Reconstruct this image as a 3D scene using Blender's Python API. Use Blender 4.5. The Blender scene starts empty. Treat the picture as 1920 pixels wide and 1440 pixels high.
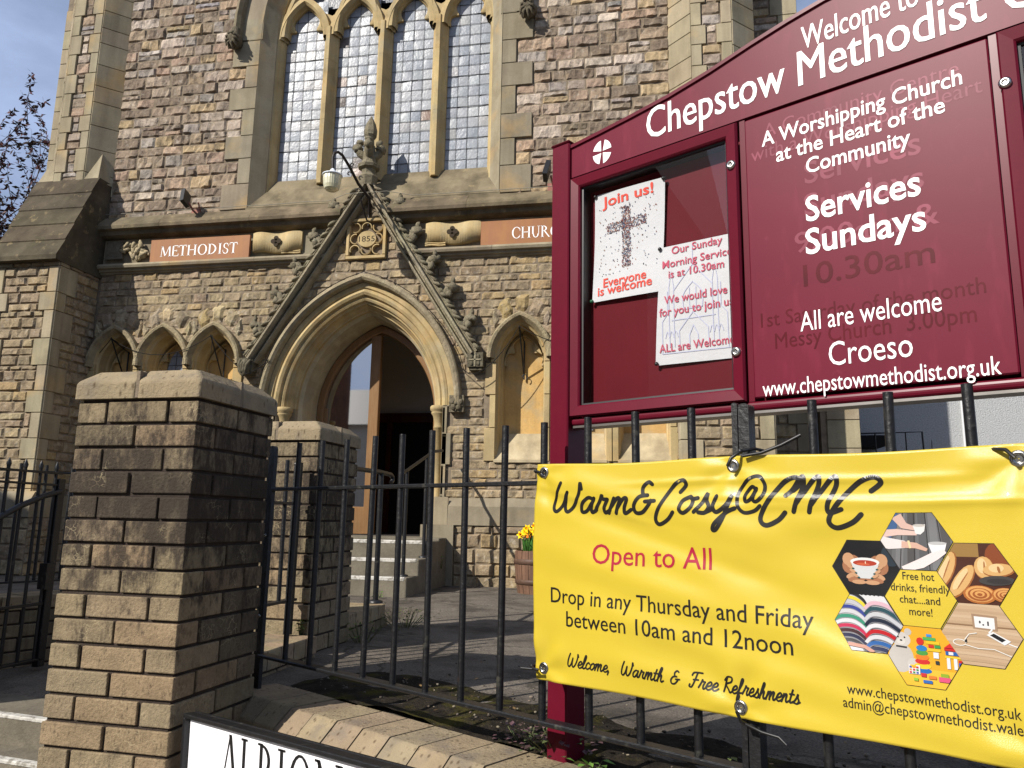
import bpy, bmesh, math, random
from mathutils import Vector, Matrix, noise
from mathutils.geometry import tessellate_polygon
random.seed(11)
R = math.radians
S = bpy.context.scene
COL = S.collection

# ------------------------------------------------------------------ camera, world, sun, exposure
FPX = 1443.0                                   # focal length in pixels of the 1920 wide photograph
pt, rl, yw = R(10.08), R(1.05), R(11.0)
def _rz(v, a): return Vector((math.cos(a)*v[0]-math.sin(a)*v[1], math.sin(a)*v[0]+math.cos(a)*v[1], v[2]))
_u = Vector((0, -math.sin(pt), math.cos(pt))); _x = Vector((1, 0, 0))
RX = _rz(_x*math.cos(rl)+_u*math.sin(rl), yw)
UP = _rz(-_x*math.sin(rl)+_u*math.cos(rl), yw)
FW = _rz(Vector((0, math.cos(pt), math.sin(pt))), yw)
cd = bpy.data.cameras.new('camera'); cam = bpy.data.objects.new('camera', cd); COL.objects.link(cam)
cd.sensor_width = 36; cd.lens = FPX/1920*36; cd.clip_start = .05; cd.clip_end = 2000
m = Matrix.Identity(4)
for i in range(3): m[i][0], m[i][1], m[i][2] = RX[i], UP[i], -FW[i]
cam.matrix_world = m
S.camera = cam

SUN_AZ, SUN_EL = R(40), R(36)                  # the sun stands behind the viewer, to the left
sun_to = Vector((-math.sin(SUN_AZ)*math.cos(SUN_EL), -math.cos(SUN_AZ)*math.cos(SUN_EL), math.sin(SUN_EL)))
W = bpy.data.worlds.new('World'); S.world = W; W.use_nodes = True
nt = W.node_tree; bg = nt.nodes['Background']
sky = nt.nodes.new('ShaderNodeTexSky'); sky.sky_type = 'NISHITA'; sky.sun_disc = False
sky.sun_elevation = SUN_EL; sky.sun_rotation = math.pi+SUN_AZ
sky.dust_density = 1.4; sky.ozone_density = 1.6
tc = nt.nodes.new('ShaderNodeTexCoord'); nz = nt.nodes.new('ShaderNodeTexNoise')
nz.inputs['Scale'].default_value = 2.4; nz.inputs['Detail'].default_value = 7; nz.inputs['Roughness'].default_value = .58
mp = nt.nodes.new('ShaderNodeMapping'); mp.inputs['Scale'].default_value = (1, 1, 2.6); mp.inputs['Rotation'].default_value = (.2, .5, .3)
rp = nt.nodes.new('ShaderNodeValToRGB'); rp.color_ramp.elements[0].position = .38; rp.color_ramp.elements[1].position = .66; rp.color_ramp.elements[0].color = (.35, .35, .35, 1); rp.color_ramp.elements[1].color = (.95, .95, .95, 1)
mx = nt.nodes.new('ShaderNodeMix'); mx.data_type = 'RGBA'
mx.inputs['B'].default_value = (5.6, 7.0, 10.4, 1)
nt.links.new(tc.outputs['Generated'], mp.inputs['Vector']); nt.links.new(mp.outputs['Vector'], nz.inputs['Vector'])
nt.links.new(nz.outputs['Fac'], rp.inputs['Fac']); nt.links.new(rp.outputs['Color'], mx.inputs['Factor'])
nt.links.new(sky.outputs['Color'], mx.inputs['A']); nt.links.new(mx.outputs['Result'], bg.inputs['Color'])
bg.inputs['Strength'].default_value = .06
sl = bpy.data.lights.new('sun', 'SUN'); sl.energy = 4.9; sl.angle = R(.5); sl.color = (1, .945, .87)
so = bpy.data.objects.new('sun', sl); COL.objects.link(so)
so.rotation_euler = (-sun_to).to_track_quat('-Z', 'Y').to_euler(); so.location = (-6, -8, 8)
S.view_settings.view_transform = 'Standard'; S.view_settings.look = 'None'
S.view_settings.exposure = .45; S.view_settings.gamma = 1
try:
    S.cycles.max_bounces = 8; S.cycles.use_denoising = True
except Exception: pass

# ------------------------------------------------------------------ helpers
def C(r, g, b):
    f = lambda c: (c/255/12.92 if c/255 <= .04045 else ((c/255+.055)/1.055)**2.4)
    return (f(r), f(g), f(b))
def jit(c, a=.1):
    k = 1+random.uniform(-a, a); return tuple(min(1, max(0, x*k*(1+random.uniform(-a, a)*.25))) for x in c)
def mixc(a, b, t): return tuple(x*(1-t)+y*t for x, y in zip(a, b))
def rayd(px, py): return FW+RX*((px-960)/FPX)+UP*((720-py)/FPX)
def onY(px, py, Y): d = rayd(px, py); return d*(Y/d.y)
def onZ(px, py, z): d = rayd(px, py); return d*(z/d.z)

def grey(t, k, c): l = .3*c[0]+.55*c[1]+.15*c[2]; return tuple(k*(x*(1-t)+l*t) for x in c)
class MB:
    def __init__(s): s.v = []; s.f = []; s.c = []; s.sm = []
    def add(s, vs, fs, col=(.8, .8, .8), smooth=False):
        o = len(s.v); s.v += [tuple(p) for p in vs]
        for f in fs: s.f.append(tuple(i+o for i in f)); s.c.append(col); s.sm.append(smooth)
    def box(s, x0, x1, y0, y1, z0, z1, col=(.8, .8, .8), M=None):
        vs = [Vector((x, y, z)) for z in (z0, z1) for y in (y0, y1) for x in (x0, x1)]
        if M: vs = [M(*p) for p in vs]
        s.add(vs, [(0, 2, 3, 1), (4, 5, 7, 6), (0, 1, 5, 4), (2, 6, 7, 3), (0, 4, 6, 2), (1, 3, 7, 5)], col)
    def ring(s, rings, col, closed=True, cap=True, smooth=True):
        n = len(rings[0]); vs = [p for r in rings for p in r]; fs = []
        for i in range(len(rings)-1):
            for j in range(n if closed else n-1):
                k = (j+1) % n; fs.append((i*n+j, i*n+k, (i+1)*n+k, (i+1)*n+j))
        s.add(vs, fs, col, smooth)
        if cap and closed:
            s.add(rings[0], [tuple(range(n))[::-1]], col); s.add(rings[-1], [tuple(range(n))], col)
    def tube(s, path, r, col=(.8, .8, .8), n=8, cap=True, smooth=True):
        path = [Vector(p) for p in path]; rings = []
        rr = r if hasattr(r, '__len__') else [r]*len(path)
        t0 = (path[1]-path[0]).normalized(); a = t0.orthogonal().normalized()
        for i, p in enumerate(path):
            t = (path[min(i+1, len(path)-1)]-path[max(i-1, 0)]).normalized()
            a = (a-t*a.dot(t)).normalized(); b = t.cross(a)
            rings.append([p+(a*math.cos(2*math.pi*k/n)+b*math.sin(2*math.pi*k/n))*rr[i] for k in range(n)])
        s.ring(rings, col, True, cap, smooth)
    def lathe(s, base, prof, col=(.8, .8, .8), n=20, smooth=True):
        b = Vector(base)
        s.ring([[b+Vector((math.cos(2*math.pi*k/n)*r, math.sin(2*math.pi*k/n)*r, z)) for k in range(n)] for r, z in prof], col, True, True, smooth)
    def blob(s, c, rx, ry, rz, col=(.8, .8, .8), nu=10, nv=6, rough=0, M=None, seed=0):
        rings = []
        for i in range(nv+1):
            th = math.pi*(i/nv)*.98+.01*math.pi; r = []
            for k in range(nu):
                p = Vector((math.sin(th)*math.cos(2*math.pi*k/nu), math.sin(th)*math.sin(2*math.pi*k/nu), math.cos(th)))
                q = 1+rough*noise.noise(p*1.7+Vector((seed, seed*.7, 0)))*2 if rough else 1
                p = Vector((p.x*rx*q, p.y*ry*q, p.z*rz*q))
                if M: p = M @ p
                r.append(Vector(c)+p)
            rings.append(r)
        s.ring(rings, col, True, True, True)
    def extx(s, prof, x0, x1, col=(.8, .8, .8), cap=True):     # prof = [(Y, z)], extruded along X
        a = [Vector((x0, y, z)) for y, z in prof]; b = [Vector((x1, y, z)) for y, z in prof]
        s.ring([a, b], col, True, cap, False)
    def prism(s, poly, mapf, d0, d1, col=(.8, .8, .8), side=True):  # polygon (u,v) through mapf(u,v,d)
        n = len(poly); tri = tessellate_polygon([[Vector((p[0], p[1], 0)) for p in poly]])
        f = [mapf(p[0], p[1], d1) for p in poly]; b = [mapf(p[0], p[1], d0) for p in poly]
        s.add(f, [tuple(t) for t in tri], col)
        if side:
            s.add(b, [tuple(t)[::-1] for t in tri], col)
            s.add(f+b, [(i, (i+1) % n, n+(i+1) % n, n+i) for i in range(n)], col)
    def build(s, name, mat, parent=None, bevel=0, seg=1, loc=None, kind=None, recalc=False):
        base = Vector((0, 0, 0)); q = parent
        while q is not None: base += q.location; q = q.parent
        if loc is not None: base = Vector(loc)
        me = bpy.data.meshes.new(name)
        me.from_pydata([(p[0]-base.x, p[1]-base.y, p[2]-base.z) for p in s.v], [], s.f)
        me.materials.append(mat)
        at = me.color_attributes.new('Col', 'FLOAT_COLOR', 'CORNER')
        data = []
        for f, c in zip(s.f, s.c): data += list((c[0], c[1], c[2], 1.0))*len(f)
        at.data.foreach_set('color', data)
        me.polygons.foreach_set('use_smooth', s.sm)
        if recalc:
            bm = bmesh.new(); bm.from_mesh(me); bmesh.ops.recalc_face_normals(bm, faces=bm.faces); bm.to_mesh(me); bm.free()
        me.update()
        o = bpy.data.objects.new(name, me); COL.objects.link(o)
        if parent is not None: o.parent = parent
        if loc is not None and parent is None: o.location = base
        if bevel:
            md = o.modifiers.new('bevel', 'BEVEL'); md.width = bevel; md.segments = seg; md.limit_method = 'ANGLE'; md.angle_limit = R(40)
        if kind: o['kind'] = kind
        return o

def empty(name, loc, label, cat, group=None):
    o = bpy.data.objects.new(name, None); COL.objects.link(o); o.location = loc; o.empty_display_size = .1
    return tag(o, label, cat, group)
def tag(o, label, cat, group=None):
    o['label'] = label; o['category'] = cat
    if group: o['group'] = group
    return o
def copy_tree(o, parent=None):
    c = o.copy(); COL.objects.link(c)
    if parent is not None: c.parent = parent
    for ch in [x for x in S.objects if x.parent == o and x != c]: copy_tree(ch, c)
    return c

# ------------------------------------------------------------------ materials
def mat(name, col=None, rough=.85, spec=.3, metal=0, n1=None, n2=None, streak=None, bump=None, bump2=None, coat=0, stain=None, trans=0, soot=None, pits=None):
    """col None = the mesh's own colour attribute; n = (scale, detail, low, high) multiplies; stain = (colour, scale, from, to, amount[, stretch]);
    bump = (scale, detail, height in metres)"""
    M = bpy.data.materials.new(name); M.use_nodes = True; t = M.node_tree; N = t.nodes; L = t.links
    b = N['Principled BSDF']; g = N.new('ShaderNodeNewGeometry')
    def nse(scale, detail, stretch=None, rg=.55):
        n = N.new('ShaderNodeTexNoise'); n.inputs['Scale'].default_value = scale; n.inputs['Detail'].default_value = detail; n.inputs['Roughness'].default_value = rg
        if stretch:
            mm = N.new('ShaderNodeMapping'); mm.inputs['Scale'].default_value = stretch; L.new(g.outputs['Position'], mm.inputs['Vector']); L.new(mm.outputs['Vector'], n.inputs['Vector'])
        else: L.new(g.outputs['Position'], n.inputs['Vector'])
        return n.outputs['Fac']
    def ramp(src, a, bb, lo, hi):
        r = N.new('ShaderNodeMapRange'); L.new(src, r.inputs['Value'])
        for k, v in zip(('From Min', 'From Max', 'To Min', 'To Max'), (a, bb, lo, hi)): r.inputs[k].default_value = v
        return r.outputs['Result']
    def mix(kind, fac, A, B):
        q = N.new('ShaderNodeMix'); q.data_type = 'RGBA'; q.blend_type = kind
        for k, v in (('Factor', fac), ('A', A), ('B', B)):
            if isinstance(v, (int, float)): q.inputs[k].default_value = v
            elif isinstance(v, tuple): q.inputs[k].default_value = (*v, 1)
            else: L.new(v, q.inputs[k])
        return q.outputs['Result']
    if col is None:
        a = N.new('ShaderNodeVertexColor'); a.layer_name = 'Col'; c = a.outputs['Color']
    else: c = col
    for n in (n1, n2):
        if n:
            f = ramp(nse(n[0], n[1]), .3, .7, n[2], n[3])
            q = N.new('ShaderNodeCombineColor')
            for k in range(3): L.new(f, q.inputs[k])
            c = mix('MULTIPLY', 1.0, c, q.outputs['Color'])
    if streak:
        f = ramp(nse(streak[0], 4, (1, 1, .08)), .35, .7, 0, streak[2]); c = mix('MIX', f, c, streak[1])
    if stain:
        for st in (stain if isinstance(stain, list) else [stain]):
            f = ramp(nse(st[1], 5, st[5] if len(st) > 5 else None), st[2], st[3], 0, st[4]); c = mix('MIX', f, c, st[0])
    if pits:
        v = N.new('ShaderNodeTexVoronoi'); v.inputs['Scale'].default_value = pits[0]
        mm = N.new('ShaderNodeMapping'); mm.inputs['Scale'].default_value = (1, 1, .45); L.new(g.outputs['Position'], mm.inputs['Vector']); L.new(mm.outputs['Vector'], v.inputs['Vector'])
        f = ramp(v.outputs['Distance'], pits[1], pits[2], pits[4], 0); c = mix('MIX', f, c, pits[3])
    if soot:                                       # (height of the band, half height, colour): rain soot with a ragged edge
        sp = N.new('ShaderNodeSeparateXYZ'); L.new(g.outputs['Position'], sp.inputs[0])
        def mth(op, x, y=None):
            q = N.new('ShaderNodeMath'); q.operation = op
            for k, v in enumerate((x, y)):
                if v is None: continue
                if isinstance(v, (int, float)): q.inputs[k].default_value = v
                else: L.new(v, q.inputs[k])
            return q.outputs[0]
        band = ramp(mth('ABSOLUTE', mth('SUBTRACT', sp.outputs['Z'], soot[0])), 0, soot[1], .85, -.3)
        n1_ = ramp(nse(17, 6, (1, 1, .55), .68), .3, .7, -.75, .75); n2_ = ramp(nse(70, 4, (1, 1, .4)), .3, .7, -.3, .3)
        f = ramp(mth('ADD', mth('ADD', band, n1_), n2_), .05, .75, 0, .9); c = mix('MIX', f, c, soot[2])
        vo = N.new('ShaderNodeTexVoronoi'); vo.feature = 'DISTANCE_TO_EDGE'; vo.inputs['Scale'].default_value = 34
        wv = N.new('ShaderNodeVectorMath'); wv.operation = 'ADD'; wn = N.new('ShaderNodeTexNoise'); wn.inputs['Scale'].default_value = 24; L.new(g.outputs['Position'], wn.inputs['Vector'])
        ws = N.new('ShaderNodeVectorMath'); ws.operation = 'SCALE'; ws.inputs['Scale'].default_value = .06; L.new(wn.outputs['Color'], ws.inputs[0])
        L.new(g.outputs['Position'], wv.inputs[0]); L.new(ws.outputs[0], wv.inputs[1]); L.new(wv.outputs[0], vo.inputs['Vector'])
        f = mth('MULTIPLY', ramp(vo.outputs['Distance'], .0, .05, .6, 0), ramp(nse(8, 2), .52, .66, 0, 1)); c = mix('MIX', f, c, C(170, 156, 124))
    if isinstance(c, tuple): b.inputs['Base Color'].default_value = (*c, 1)
    else: L.new(c, b.inputs['Base Color'])
    b.inputs['Roughness'].default_value = rough; b.inputs['Metallic'].default_value = metal
    b.inputs['Specular IOR Level'].default_value = spec; b.inputs['Coat Weight'].default_value = coat
    b.inputs['Transmission Weight'].default_value = trans
    nrm = None
    for bp in (bump, bump2):
        if bp:
            q = N.new('ShaderNodeBump'); q.inputs['Distance'].default_value = bp[2]; q.inputs['Strength'].default_value = 1
            L.new(nse(bp[0], bp[1], bp[3] if len(bp) > 3 else None, .65), q.inputs['Height'])
            if nrm: L.new(nrm, q.inputs['Normal'])
            nrm = q.outputs['Normal']
    if nrm: L.new(nrm, b.inputs['Normal'])
    return M

DK = C(58, 50, 42)
M_rubble = mat('rubble_stone', n1=(9, 6, .78, 1.18), n2=(38, 4, .82, 1.15), stain=[(C(160, 138, 100), 8, .56, .76, .3), (C(186, 178, 164), 19, .56, .7, .4), (C(70, 62, 53), 11, .5, .68, .6), (C(58, 51, 44), 38, .58, .72, .5)], bump=(34, 6, .012), bump2=(160, 4, .003), spec=.15)
M_ashlar = mat('dressed_stone', n1=(3.2, 6, .82, 1.12), n2=(60, 3, .93, 1.05), stain=[(C(95, 84, 66), 2.6, .52, .78, .55), (C(200, 160, 92), 2.1, .55, .75, .4)], streak=(9, C(84, 74, 58), .4), bump=(70, 6, .0025), spec=.15)
M_honey = mat('sheltered_stone', n1=(4, 6, .82, 1.14), n2=(50, 3, .93, 1.06), stain=[(C(190, 150, 84), 3, .54, .76, .5), (C(150, 144, 122), 5, .5, .7, .55), (C(104, 90, 66), 3.6, .58, .78, .65)], streak=(12, C(110, 92, 62), .35), bump=(80, 5, .002), spec=.15)
M_mossy = mat('weathered_stone', n1=(5, 6, .7, 1.2), stain=[(C(44, 40, 32), 4, .45, .7, .6), (C(148, 132, 98), 11, .6, .74, .6), (C(92, 96, 60), 6, .6, .8, .3)], bump=(45, 6, .006), spec=.1)
M_carved = mat('carved_stone', n1=(8, 6, .78, 1.15), stain=[(C(74, 68, 56), 9, .5, .75, .45), (C(150, 150, 132), 16, .6, .75, .4)], bump=(30, 6, .014), bump2=(120, 4, .004), spec=.1)
M_brick = mat('buff_brick', n1=(14, 6, .82, 1.14), n2=(90, 4, .88, 1.1), streak=(45, C(58, 50, 40), .45), stain=[(C(178, 164, 134), 60, .66, .8, .3), (C(60, 52, 42), 7, .5, .72, .45, (1, 1, .5)), (C(170, 158, 132), 18, .66, .74, .4, (1, 1, 1.6))], pits=(75, .0, .22, C(62, 50, 36), .55), bump=(130, 5, .003), spec=.2)
M_brickp = mat('sooty_brick', n1=(14, 6, .8, 1.16), n2=(90, 4, .86, 1.12), pits=(62, .0, .25, C(56, 46, 34), .65), soot=(.05, .52, C(56, 49, 42)), bump=(110, 5, .005), spec=.15)
M_capb = mat('coping_brick', n1=(10, 6, .82, 1.12), stain=[(C(104, 97, 90), 11, .5, .72, .6), (C(70, 58, 44), 26, .66, .8, .5)], pits=(44, .05, .3, C(74, 60, 44), .85), bump=(90, 5, .005), spec=.15)
M_mortar = mat('dark_mortar', C(62, 54, 48), n1=(30, 5, .7, 1.2), bump=(150, 4, .004), spec=.1)
M_lime = mat('lime_mortar', C(124, 112, 95), n1=(18, 5, .75, 1.15), bump=(120, 4, .004), spec=.1)
M_iron = mat('black_painted_iron', C(20, 20, 21), rough=.42, spec=.45, n1=(60, 4, .7, 1.4), stain=[(C(92, 90, 78), 26, .62, .74, .4), (C(88, 58, 40), 60, .68, .78, .5)], bump=(70, 5, .002))
M_rust = mat('bracket_iron', C(38, 31, 28), rough=.6, spec=.4, n1=(40, 4, .7, 1.3))
M_maroon = mat('maroon_enamel', C(88, 14, 32), rough=.34, spec=.2, n1=(5, 4, .95, 1.05), n2=(40, 5, .97, 1.03))
M_panel = mat('maroon_panel', C(96, 23, 41), rough=.4, spec=.14, n1=(4, 4, .94, 1.06), stain=[(C(128, 44, 62), 9, .56, .82, .4, (3, 3, .7)), (C(140, 64, 80), 26, .66, .8, .25)])
M_white = mat('white_vinyl', C(236, 234, 232), rough=.5, spec=.4)
M_ghost = mat('faded_lettering', C(128, 62, 76), rough=.4, spec=.14, n1=(16, 3, .72, 1.12))
M_ghostd = mat('peeled_lettering', C(76, 4, 17), rough=.4, spec=.14, n1=(16, 3, .8, 1.2))
M_black = mat('black_plastic', C(16, 16, 17), rough=.45, spec=.5)
M_yellow = mat('yellow_vinyl', C(184, 162, 46), rough=.33, spec=.5, n1=(7, 3, .985, 1.015), bump=(900, 1, .0003), coat=.15)
M_print = mat('printed_vinyl', rough=.35, spec=.5, coat=.1)
M_steel = mat('steel_eyelet', C(176, 174, 168), rough=.24, metal=1, n1=(60, 3, .8, 1.1))
M_paper = mat('white_paper', C(200, 200, 204), rough=.75, spec=.2, n1=(6, 4, .94, 1.03), bump=(22, 3, .002))
M_ink = mat('printed_ink', rough=.75, spec=.2)
M_sign = mat('sign_plate', C(232, 232, 236), rough=.3, spec=.5, n1=(9, 5, .93, 1.03), stain=(C(150, 146, 140), 30, .68, .82, .35))
M_plaque = mat('painted_board', C(150, 104, 64), rough=.6, spec=.25, n1=(3, 4, .88, 1.1), streak=(24, C(140, 92, 66), .6), stain=(C(120, 84, 66), 7, .6, .8, .4))
M_wood = mat('varnished_wood', C(130, 100, 66), rough=.4, spec=.3, n1=(3, 5, .85, 1.15), streak=(60, C(112, 72, 38), .5))
M_dwood = mat('dark_wood', C(72, 36, 24), rough=.4, streak=(40, C(40, 20, 14), .5))
M_plaster = mat('old_plaster', C(206, 202, 194), rough=.9)
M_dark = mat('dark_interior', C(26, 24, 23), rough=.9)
M_conc = mat('concrete', C(112, 105, 91), n1=(5, 6, .75, 1.15), n2=(60, 4, .85, 1.1), stain=[(C(70, 66, 58), 7, .52, .75, .5), (C(84, 88, 52), 6, .6, .8, .35)], bump=(110, 5, .003), spec=.2)
M_nose = mat('white_road_paint', C(188, 185, 176), n1=(30, 5, .7, 1.08), stain=(C(112, 106, 94), 32, .52, .62, .75), bump=(90, 4, .002))
M_asph = mat('asphalt', C(96, 89, 80), rough=.95, n1=(2.2, 6, .68, 1.22), n2=(140, 3, .55, 1.6), stain=[(C(50, 46, 41), 3.2, .5, .66, .7), (C(120, 112, 98), 5, .6, .72, .5), (C(168, 160, 148), 210, .66, .74, .55)], bump=(170, 4, .004), bump2=(7, 3, .02), spec=.2)
M_soil = mat('mossy_soil', C(44, 39, 32), rough=1, n1=(20, 6, .6, 1.5), stain=[(C(74, 70, 24), 9, .5, .68, .8), (C(28, 24, 20), 24, .55, .7, .7), (C(158, 148, 130), 120, .68, .74, .7)], bump=(60, 6, .02), spec=.1)
M_pave = mat('pavement', C(128, 122, 114), n1=(3, 6, .8, 1.1), n2=(120, 3, .8, 1.15), bump=(120, 4, .002))
M_grass = mat('verge_ground', C(90, 96, 70), n1=(1, 5, .7, 1.2))
M_pebble = mat('pebbledash', C(176, 178, 178), n1=(60, 3, .8, 1.12), bump=(75, 3, .02), spec=.2)
M_trim = mat('white_trim', C(206, 208, 210), rough=.5)
M_roofs = mat('slate_roof', C(64, 66, 72), n1=(14, 3, .8, 1.15), rough=.6)
M_render = mat('pale_render', C(196, 190, 178), n1=(2, 4, .9, 1.05))
M_lead = mat('lead_came', C(44, 45, 48), rough=.6, spec=.4)
M_glaze = mat('leaded_glass', rough=.36, spec=.34, n1=(30, 4, .86, 1.12), n2=(120, 3, .9, 1.1), bump=(36, 3, .003), bump2=(12, 2, .004), coat=.1)
M_opal = mat('frosted_lamp_glass', C(206, 202, 168), rough=.3, spec=.5, n1=(30, 3, .9, 1.05), trans=.25)
M_enamel = mat('white_enamel', C(214, 220, 226), rough=.3, spec=.5)
M_barrel = mat('barrel_wood', C(112, 84, 66), rough=.75, streak=(40, C(70, 50, 40), .6), n1=(8, 4, .8, 1.15), bump=(50, 4, .002))
M_hoop = mat('rusty_hoop', C(82, 62, 50), rough=.6, n1=(30, 4, .75, 1.2))
M_leaf = mat('leaf_green', rough=.55, spec=.3, n1=(40, 3, .8, 1.2))
M_petal = mat('petal', rough=.6, spec=.2)
M_bark = mat('bark', C(66, 54, 46), n1=(20, 5, .7, 1.2), bump=(60, 4, .006))
M_backb = mat('red_backboard', C(92, 10, 24), rough=.6, spec=.15, n1=(6, 4, .92, 1.06))
def add_cracks(M, scale, width, col):
    t = M.node_tree; N = t.nodes; L = t.links; b = N['Principled BSDF']; src = b.inputs['Base Color'].links[0].from_socket
    g = N.new('ShaderNodeNewGeometry'); wn = N.new('ShaderNodeTexNoise'); wn.inputs['Scale'].default_value = 3; wn.inputs['Detail'].default_value = 6
    ws = N.new('ShaderNodeVectorMath'); ws.operation = 'SCALE'; ws.inputs['Scale'].default_value = .5; wa = N.new('ShaderNodeVectorMath'); wa.operation = 'ADD'
    vo = N.new('ShaderNodeTexVoronoi'); vo.feature = 'DISTANCE_TO_EDGE'; vo.inputs['Scale'].default_value = scale
    L.new(g.outputs['Position'], wn.inputs['Vector']); L.new(wn.outputs['Color'], ws.inputs[0]); L.new(g.outputs['Position'], wa.inputs[0]); L.new(ws.outputs[0], wa.inputs[1]); L.new(wa.outputs[0], vo.inputs['Vector'])
    r = N.new('ShaderNodeMapRange'); L.new(vo.outputs['Distance'], r.inputs['Value'])
    for k, v in zip(('From Min', 'From Max', 'To Min', 'To Max'), (0, width, .75, 0)): r.inputs[k].default_value = v
    q = N.new('ShaderNodeMix'); q.data_type = 'RGBA'; L.new(r.outputs['Result'], q.inputs['Factor']); L.new(src, q.inputs['A']); q.inputs['B'].default_value = (*col, 1); L.new(q.outputs['Result'], b.inputs['Base Color'])
add_cracks(M_asph, .7, .012, C(44, 42, 34))
def clear_glass(name, tint=(.97, .975, .97), rough=0.0):
    M = bpy.data.materials.new(name); M.use_nodes = True; t = M.node_tree; N = t.nodes
    N.remove(N['Principled BSDF']); o = N['Material Output']
    tr = N.new('ShaderNodeBsdfTransparent'); tr.inputs['Color'].default_value = (*tint, 1)
    gl = N.new('ShaderNodeBsdfGlossy'); gl.inputs['Roughness'].default_value = rough
    fr = N.new('ShaderNodeFresnel'); fr.inputs['IOR'].default_value = 1.8
    gg = N.new('ShaderNodeNewGeometry'); mm = N.new('ShaderNodeMath'); mm.operation = 'MULTIPLY'; inv = N.new('ShaderNodeMath'); inv.operation = 'SUBTRACT'; inv.inputs[0].default_value = 1
    t.links.new(gg.outputs['Backfacing'], inv.inputs[1]); t.links.new(fr.outputs['Fac'], mm.inputs[0]); t.links.new(inv.outputs[0], mm.inputs[1])
    mx = N.new('ShaderNodeMixShader'); t.links.new(mm.outputs[0], mx.inputs['Fac'])
    t.links.new(tr.outputs['BSDF'], mx.inputs[1]); t.links.new(gl.outputs['BSDF'], mx.inputs[2]); t.links.new(mx.outputs['Shader'], o.inputs['Surface'])
    return M
M_glass = clear_glass('clear_glass')
M_dglass = mat('door_glass', C(14, 16, 18), rough=.02, spec=.8, coat=1.0)
M_dglass.node_tree.nodes['Principled BSDF'].inputs['IOR'].default_value = 3.4

# ------------------------------------------------------------------ generic stonework
UPPER = [C(136, 123, 108), C(144, 128, 110), C(154, 140, 126), C(124, 111, 97), C(110, 98, 86), C(140, 129, 120), C(176, 166, 156), C(136, 132, 129),
         C(146, 125, 110), C(158, 135, 116), C(100, 88, 77), C(158, 139, 106), C(118, 104, 93), C(138, 122, 103), C(160, 149, 138), C(130, 117, 103), C(144, 139, 136)]
LOWER = [C(138, 124, 100), C(144, 130, 102), C(134, 120, 98), C(128, 115, 95), C(148, 134, 106), C(136, 121, 103), C(140, 127, 104), C(130, 119, 101), C(146, 126, 90), C(138, 126, 104), C(133, 121, 100)]
ASH = C(158, 147, 122); ASHG = C(140, 131, 111); HONEY = C(178, 158, 116)

def stone(mb, mapf, u0, u1, v0, v1, col, depth=.018, rough=.011, cell=.04, gap=.0035):
    u0 += gap; u1 -= gap; v0 += gap; v1 -= gap
    if u1-u0 < .02 or v1-v0 < .02: return
    nx = max(3, int((u1-u0)/cell)); nv = max(3, int((v1-v0)/cell)); sd = random.uniform(0, 99)
    j = [random.uniform(-.006, .006) for _ in range(8)]; tx, tv = random.uniform(-.007, .007), random.uniform(-.007, .007)
    vs = []; fs = []
    for b in range(nv+1):
        for a in range(nx+1):
            fu, fv = a/nx, b/nv
            u = u0+(u1-u0)*fu; v = v0+(v1-v0)*fv
            u += (j[0]*(1-fv)+j[1]*fv)*(1-fu)+(j[2]*(1-fv)+j[3]*fv)*fu; v += (j[4]*(1-fu)+j[5]*fu)*(1-fv)+(j[6]*(1-fu)+j[7]*fu)*fv
            edge = a in (0, nx) or b in (0, nv)
            p = Vector((u*13, v*13, sd)); p2 = Vector((u*34, v*34, sd+5))
            if edge: d = -.002
            else: d = max(.003, depth+rough*(noise.noise(p)*1.5+noise.noise(p2)*.8)+tx*(fu-.5)*2+tv*(fv-.5)*2)
            if not edge:
                if a == 1: u = u0+(u1-u0)*min(fu, .012/(u1-u0)*1.0+.03)
                if a == nx-1: u = u1-(u1-u0)*min(1-fu, .012/(u1-u0)*1.0+.03)
                if b == 1: v = v0+(v1-v0)*min(fv, .01/(v1-v0)+.03)
                if b == nv-1: v = v1-(v1-v0)*min(1-fv, .01/(v1-v0)+.03)
            vs.append(mapf(u, v, d))
    for b in range(nv):
        for a in range(nx):
            i = b*(nx+1)+a; fs.append((i, i+1, i+nx+2, i+nx+1))
    mb.add(vs, fs, col)

def rubble(mb, mapf, u0, u1, v0, v1, pal, hr, wr, block=None, depth=.018, rough=.011, cell=.04):
    v = v0
    while v < v1-.02:
        h = random.uniform(*hr)
        if v1-(v+h) < hr[0]*.6: h = v1-v
        free = [(u0, u1)]
        for (ba, bb) in (block(v+h*.5, h) if block else []):
            nf = []
            for a, b in free:
                if bb <= a or ba >= b: nf.append((a, b)); continue
                if ba > a: nf.append((a, ba))
                if bb < b: nf.append((bb, b))
            free = nf
        for a, b in free:
            u = a
            while u < b-.015:
                w = random.uniform(*wr)*(1.25 if random.random() < .15 else 1)
                if b-(u+w) < wr[0]*.7: w = b-u
                c = tuple(x*w_ for x, w_ in zip(grey(.1, 1.15, mixc(jit(random.choice(pal), .08), tuple(sum(q[i] for q in pal)/len(pal) for i in range(3)), .22)), (1.05, 1.0, .92)))
                if h > .12 and random.random() < .13:
                    k = v+h*random.uniform(.4, .6); stone(mb, mapf, u, u+w, v, k, c, depth, rough, cell); stone(mb, mapf, u, u+w, k, v+h, jit(random.choice(pal), .12), depth, rough, cell)
                else: stone(mb, mapf, u, u+w, v, v+h, c, depth, rough, cell)
                u += w
        v += h

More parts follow.
